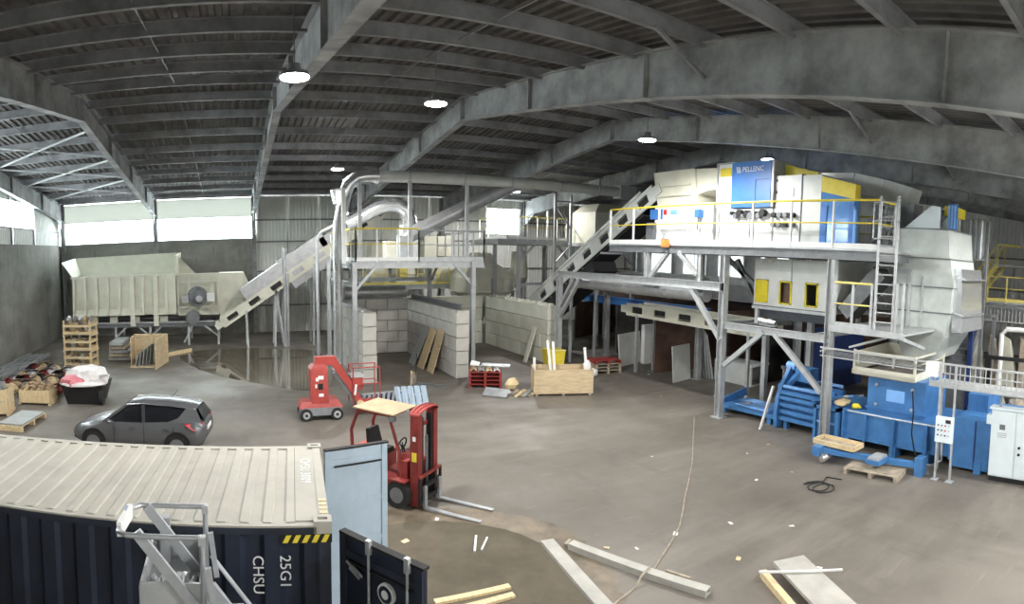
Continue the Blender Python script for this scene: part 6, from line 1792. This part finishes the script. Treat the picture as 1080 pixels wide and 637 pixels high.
# ================================================================== FORKLIFT
fo = thing('forklift', 'red forklift with tan canopy and forks lowered beside the puddle', 'forklift', (4.28, 12.02, 0), R(-49), local=True)
for y in (-.315, .315):
    t_ = MB().prism([(-.02, .015), (1.28, .01), (1.3, .03), (0, .07), (0, .52), (-.05, .52), (-.05, .05)], 'y', y - .055, y + .055).build('fork', 'galv_sheet', fo)
for z in (.16, .44):
    MB().box(-.12, -.05, -.46, .46, z, z + .09).build('carriage_bar', 'black', fo)
for y in (-.45, .45, -.2, .2):
    MB().box(-.11, -.06, y - .03, y + .03, .1, .72).build('backrest_bar', 'black', fo)
MB().box(-.11, -.06, -.46, .46, .70, .76).build('backrest_bar', 'red', fo)
for s in (-1, 1):
    MB().box(-.34, -.14, s * .34 - .085, s * .34 + .085, .06, 2.05).build('mast_rail', 'red', fo)
    MB().box(-.28, -.16, s * .2 - .04, s * .2 + .04, .1, 1.98).build('inner_mast', 'black', fo)
    MB().cyl((-.25, s * .12, .2), (-.25, s * .12, 1.5), .035, n=10).build('lift_cylinder', 'galv_dark', fo)
for z in (1.75, .95, .12):
    MB().box(-.32, -.24, -.3, .3, z, z + .08).build('mast_crosspiece', 'red', fo)
arc = []
for i in range(9):
    a = math.pi * i / 8
    arc.append((-.24 + .02 * math.sin(a), -.42 * math.cos(a), 2.05 + .12 * math.sin(a)))
MB().loft([[(x - .13, y, z), (x + .13, y, z), (x + .13, y, z + .03), (x - .13, y, z + .03)] for x, y, z in arc]).build('mast_top_guard', 'red_bright', fo)
for dx in (-.06, .05):
    MB().tube([(x + dx, y, z + .04) for x, y, z in arc[1:-1]], .016, 6).build('guard_hose', 'red', fo)
MB().box(-.345, -.335, -.38, -.3, 1.0, 1.2).build('yellow_label', 'yellow', fo)
MB().box(-.30, -.18, -.43, -.424, 1.05, 1.25).build('yellow_label', 'yellow', fo)
MB().box(-.28, -.2, -.43, -.424, 1.5, 1.6).build('white_label', 'stencil', fo)
# chassis
MB().loft([[(-.45, -.44, .22), (-.45, .44, .22), (-.45, .44, .55), (-.45, -.44, .55)], [(-1.1, -.46, .2), (-1.1, .46, .2), (-1.1, .46, .58), (-1.1, -.46, .58)], [(-1.95, -.46, .22), (-1.95, .46, .22), (-1.95, .46, .62), (-1.95, -.46, .62)]]).build('chassis', 'red', fo)
MB().loft([[(-1.25, -.44, .58), (-1.25, .44, .58), (-1.25, .44, .95), (-1.25, -.44, .95)], [(-1.95, -.46, .58), (-1.95, .46, .58), (-2.0, .46, 1.05), (-2.0, -.46, 1.05)], [(-2.2, -.40, .4), (-2.2, .40, .4), (-2.2, .40, .95), (-2.2, -.40, .95)]]).build('counterweight', 'red_bright', fo)
MB().loft([[(-.42, -.36, .55), (-.42, .36, .55), (-.42, .36, .85), (-.42, -.36, .85)], [(-.62, -.36, .55), (-.62, .36, .55), (-.62, .36, 1.12), (-.62, -.36, 1.12)], [(-.74, -.32, .55), (-.74, .32, .55), (-.74, .32, 1.12), (-.74, -.32, 1.12)]]).build('dash_cowl', 'red', fo)
MB().box(-.62, -.42, -.43, -.2, .6, 1.02).build('side_fender', 'red', fo)
for s in (-1, 1):
    w_ = MB().cyl((-.58, s * .40, .30), (-.58, s * .60, .30), .30, n=24).build('front_wheel', 'rubber', fo)
    MB().cyl((-.58, s * .6, .30), (-.58, s * .61, .30), .17, n=18).build('wheel_disc', 'galv_dark', w_)
    w2 = MB().cyl((-1.75, s * .38, .22), (-1.75, s * .52, .22), .22, n=20).build('rear_wheel', 'rubber', fo)
    MB().cyl((-1.75, s * .52, .22), (-1.75, s * .53, .22), .12, n=16).build('wheel_disc', 'red', w2)
    MB().box(-.85, -.36, s * .52 - .1, s * .52 + .1, .60, .64).build('fender', 'red', fo)
    MB().tube([(-.55, s * .42, .6), (-.62, s * .43, 1.2), (-.88, s * .43, 1.98)], .035, 8).build('canopy_post', 'red', fo)
    MB().tube([(-1.9, s * .42, 1.0), (-1.92, s * .43, 1.5), (-1.72, s * .43, 1.98)], .04, 8).build('canopy_post', 'red', fo)
    MB().bar((-.86, s * .43, 1.98), (-1.74, s * .43, 1.98), .06, .06).build('canopy_rail', 'red', fo)
MB().hexa([(-.72, -.50, 1.99), (-.72, .50, 1.99), (-1.82, .50, 2.03), (-1.82, -.50, 2.03), (-.72, -.50, 2.02), (-.72, .50, 2.02), (-1.82, .50, 2.06), (-1.82, -.50, 2.06)]).build('canopy_roof', 'tan_canopy', fo)
MB().loft([[(-1.18, -.25, .95), (-1.18, .25, .95), (-1.6, .25, .95), (-1.6, -.25, .95)], [(-1.2, -.24, 1.06), (-1.2, .24, 1.06), (-1.6, .24, 1.06), (-1.6, -.24, 1.06)]]).build('seat', 'black', fo)
MB().loft([[(-1.5, -.24, 1.05), (-1.5, .24, 1.05), (-1.62, .24, 1.05), (-1.62, -.24, 1.05)], [(-1.6, -.2, 1.5), (-1.6, .2, 1.5), (-1.68, .2, 1.5), (-1.68, -.2, 1.5)]]).build('backrest', 'black', fo)
MB().tube([(-.82 + .05 * math.sin(i * .5236), .17 * math.cos(i * .5236), 1.22 + .16 * math.sin(i * .5236)) for i in range(13)], .018, 8).build('steering_wheel', 'black', fo)
MB().cyl((-.72, 0, 1.05), (-.82, 0, 1.22), .025, n=8).build('steering_column', 'black', fo)
for y in (-.12, -.2, -.28):
    MB().cyl((-.66, y, 1.1), (-.74, y, 1.32), .012, n=6).build('lever', 'black', fo)
for y in (-.44, .44):
    MB().box(-.84, -.72, y - .06, y + .06, 1.86, 1.97).build('work_lamp', 'galv_dark', fo)
MB().blob((-.7, .3, 1.05), .10, .10, .16, 3, .3).build('hose_bundle', 'black', fo)

# ================================================================== FLOOR: puddles, boards, cable
def puddle(label, pts, material, z, name='puddle', jit=.12, seed=1, z0=.0005):
    rr = random.Random(seed)
    out = []
    n_ = len(pts)
    for i in range(n_):                        # smooth closed outline
        p0, p1, p2, p3 = (Vector((*pts[(i + k) % n_], 0)) for k in (-1, 0, 1, 2))
        for k in range(6):
            t = k / 6
            q_ = .5 * ((2 * p1) + (p2 - p0) * t + (2 * p0 - 5 * p1 + 4 * p2 - p3) * t * t + (3 * p1 - p0 - 3 * p2 + p3) * t ** 3)
            out.append((q_.x + rr.uniform(-jit, jit) * .5, q_.y + rr.uniform(-jit, jit) * .5))
    m = MB().prism(out, 'z', z0, z)
    return tag(m.build(name, material, smooth=0), label, 'puddle')
puddle('damp brown mud around the puddle by the forklift', [(1.6, 10.8), (2.6, 12.0), (3.6, 12.0), (4.9, 11.5), (5.9, 10.7), (6.3, 9.6), (6.2, 8.4), (5.7, 7.0), (4.4, 6.0), (2.6, 6.0), (1.5, 8)], 'mud', .003, 'mud_patch', .15, 4)
puddle('murky brown puddle beside the open container doors', [(1.6, 10.4), (2.6, 11.3), (3.6, 11.35), (4.5, 11.0), (5.3, 10.2), (5.6, 9.2), (5.6, 8.2), (5.2, 7.1), (4.2, 6.4), (2.8, 6.4), (1.7, 8.2)], 'puddle_water', .006, 'puddle', .06, 2, .003)
puddle('wide shallow puddle reflecting the conveyor and cladding', [(-2.9, 33.2), (-1.8, 34.6), (.4, 34.9), (2.4, 34.4), (4.6, 33.3), (4.9, 29), (4.3, 25.0), (3.2, 23.7), (2.2, 24.1), (.8, 25.6), (-.8, 27.4), (-2.2, 30.3)], 'puddle_water', .005, 'puddle', .1, 3)
def slab(name, label, a, b, w_, h_, mt, cat='board', z=0., group=None):
    a, b = Vector((*a, z + h_ / 2)), Vector((*b, z + h_ / 2))
    return tag(MB().bar(a, b, w_, h_).build(name, mt), label, cat, group)
slab('long_panel', 'long grey-white panel lying at the edge of the puddle', (5.68, 9.5), (5.35, 7.0), .26, .07, 'board_floor')
lb2 = thing('long_beam', 'long grey-white hollow beam lying across the floor cable', 'beam', (6.45, 7.8, 0))
bm_ = MB().bar((5.98, 9.12, .112), (6.93, 6.45, .112), .19, .015).bar((5.98, 9.12, .011), (6.93, 6.45, .011), .19, .015)
for k in (-1, 1):
    bm_.bar((5.98 + .083 * k, 9.12 + .0295 * k, .061), (6.93 + .083 * k, 6.45 + .0295 * k, .061), .015, .088)
bm_.build('beam_body', 'board_floor', lb2)
MB().bar((5.90, 9.18, .05), (6.05, 9.25, .08), .06, .04).build('end_clip', 'wood_grey', lb2)
slab('narrow_batten', 'short thin batten lying beside the long hollow beam', (6.9, 7.45), (7.05, 7.0), .05, .04, 'wood_grey')
slab('white_door_panel', 'wide white panel lying on timber at the edge of the floor', (8.53, 6.0), (7.55, 4.0), .62, .06, 'board_floor', z=.16)
tag(MB().box(8.35, 8.5, 5.35, 5.75, 0, .16).build('timber_block', 'blue_dark'), 'dark block propping the wide white panel', 'block')
tag(MB().bar((8.05, 6.2, .06), (7.4, 4.9, .06), .12, .12).build('timber_bearer', 'wood_pale'), 'pale timber bearer beside the wide white panel', 'timber')
tag(MB().bar((7.75, 6.05, .255), (8.75, 5.0, .255), .035, .03).build('thin_strip', 'white_paint'), 'thin white strip lying across the wide white panel', 'strip')
for i, (a, b) in enumerate((((3.55, 8.6), (4.35, 8.45)), ((3.5, 8.3), (4.3, 8.2)))):
    slab('timber_plank', ['pale timber plank lying in the puddle by the container', 'pale timber plank beside its twin in the puddle'][i], (a[0] - .5, a[1] - .1), b, .12, .05, 'wood_pale', 'plank')
tag(MB().bar((4.28, 9.75, .03), (4.55, 10.3, .03), .04, .03).build('white_stick', 'white_paint'), 'thicker white stick lying in the puddle by the forks', 'stick')
tag(MB().bar((4.42, 9.75, .03), (4.72, 10.15, .03), .03, .03).build('white_stick', 'white_paint'), 'thinner white stick lying in the puddle by the forks', 'stick')
cabp = [(14.42, 14.4), (12.6, 12.6), (11.2, 11.2), (10.2, 10.3), (9.4, 9.6), (8.83, 9.07), (8.3, 8.6), (7.7, 8.2), (7.2, 7.9), (6.8, 7.65), (6.3, 7.42), (5.58, 7.2), (4.8, 6.9)]
hz_ = lambda p_: .14 if abs((p_[0] - 6.45) + (p_[1] - 7.55) * .35) < .25 else .012
fine = []
for i in range(len(cabp) - 1):
    for k in range(5):
        t = k / 5
        fine.append((cabp[i][0] * (1 - t) + cabp[i + 1][0] * t, cabp[i][1] * (1 - t) + cabp[i + 1][1] * t))
tag(MB().tube([(p_[0], p_[1], hz_(p_)) for p_ in fine], .018, 6).build('floor_cable', 'wood_grey'), 'thin grey cable running across the floor to the column', 'cable')
rr = random.Random(21)
for j, (x, y) in enumerate(((8.2, 6.9), (8.95, 5.6), (8.0, 8.4), (6.55, 8.75), (7.0, 8.4), (11.5, 9.2), (12.6, 8.9), (10.6, 12.2), (12.9, 10.7), (14.0, 10.8), (10.0, 7.0), (17.3, 16.2), (15.5, 17.4), (18.3, 21.5), (17.9, 21.0), (3.2, 10.6), (9.2, 8.0), (4.1, 11.3))):
    a = rr.uniform(0, 3)
    s = rr.uniform(.03, .075)
    e1, e2 = Vector((math.cos(a), math.sin(a), 0)) * s, Vector((-math.sin(a), math.cos(a), 0)) * s * .7
    c = Vector((x, y, .008))
    tag(MB().plate([c - e1 - e2, c + e1 - e2, c + e1 + e2 + Vector((0, 0, .015)), c - e1 + e2], .004).build('paper_scrap', 'white_paint' if j % 3 else 'wood_pale'), 'small white scrap of paper lying on the concrete floor' if j % 3 else 'small tan scrap of paper lying on the concrete floor', 'paper', 'paper scraps on the floor')
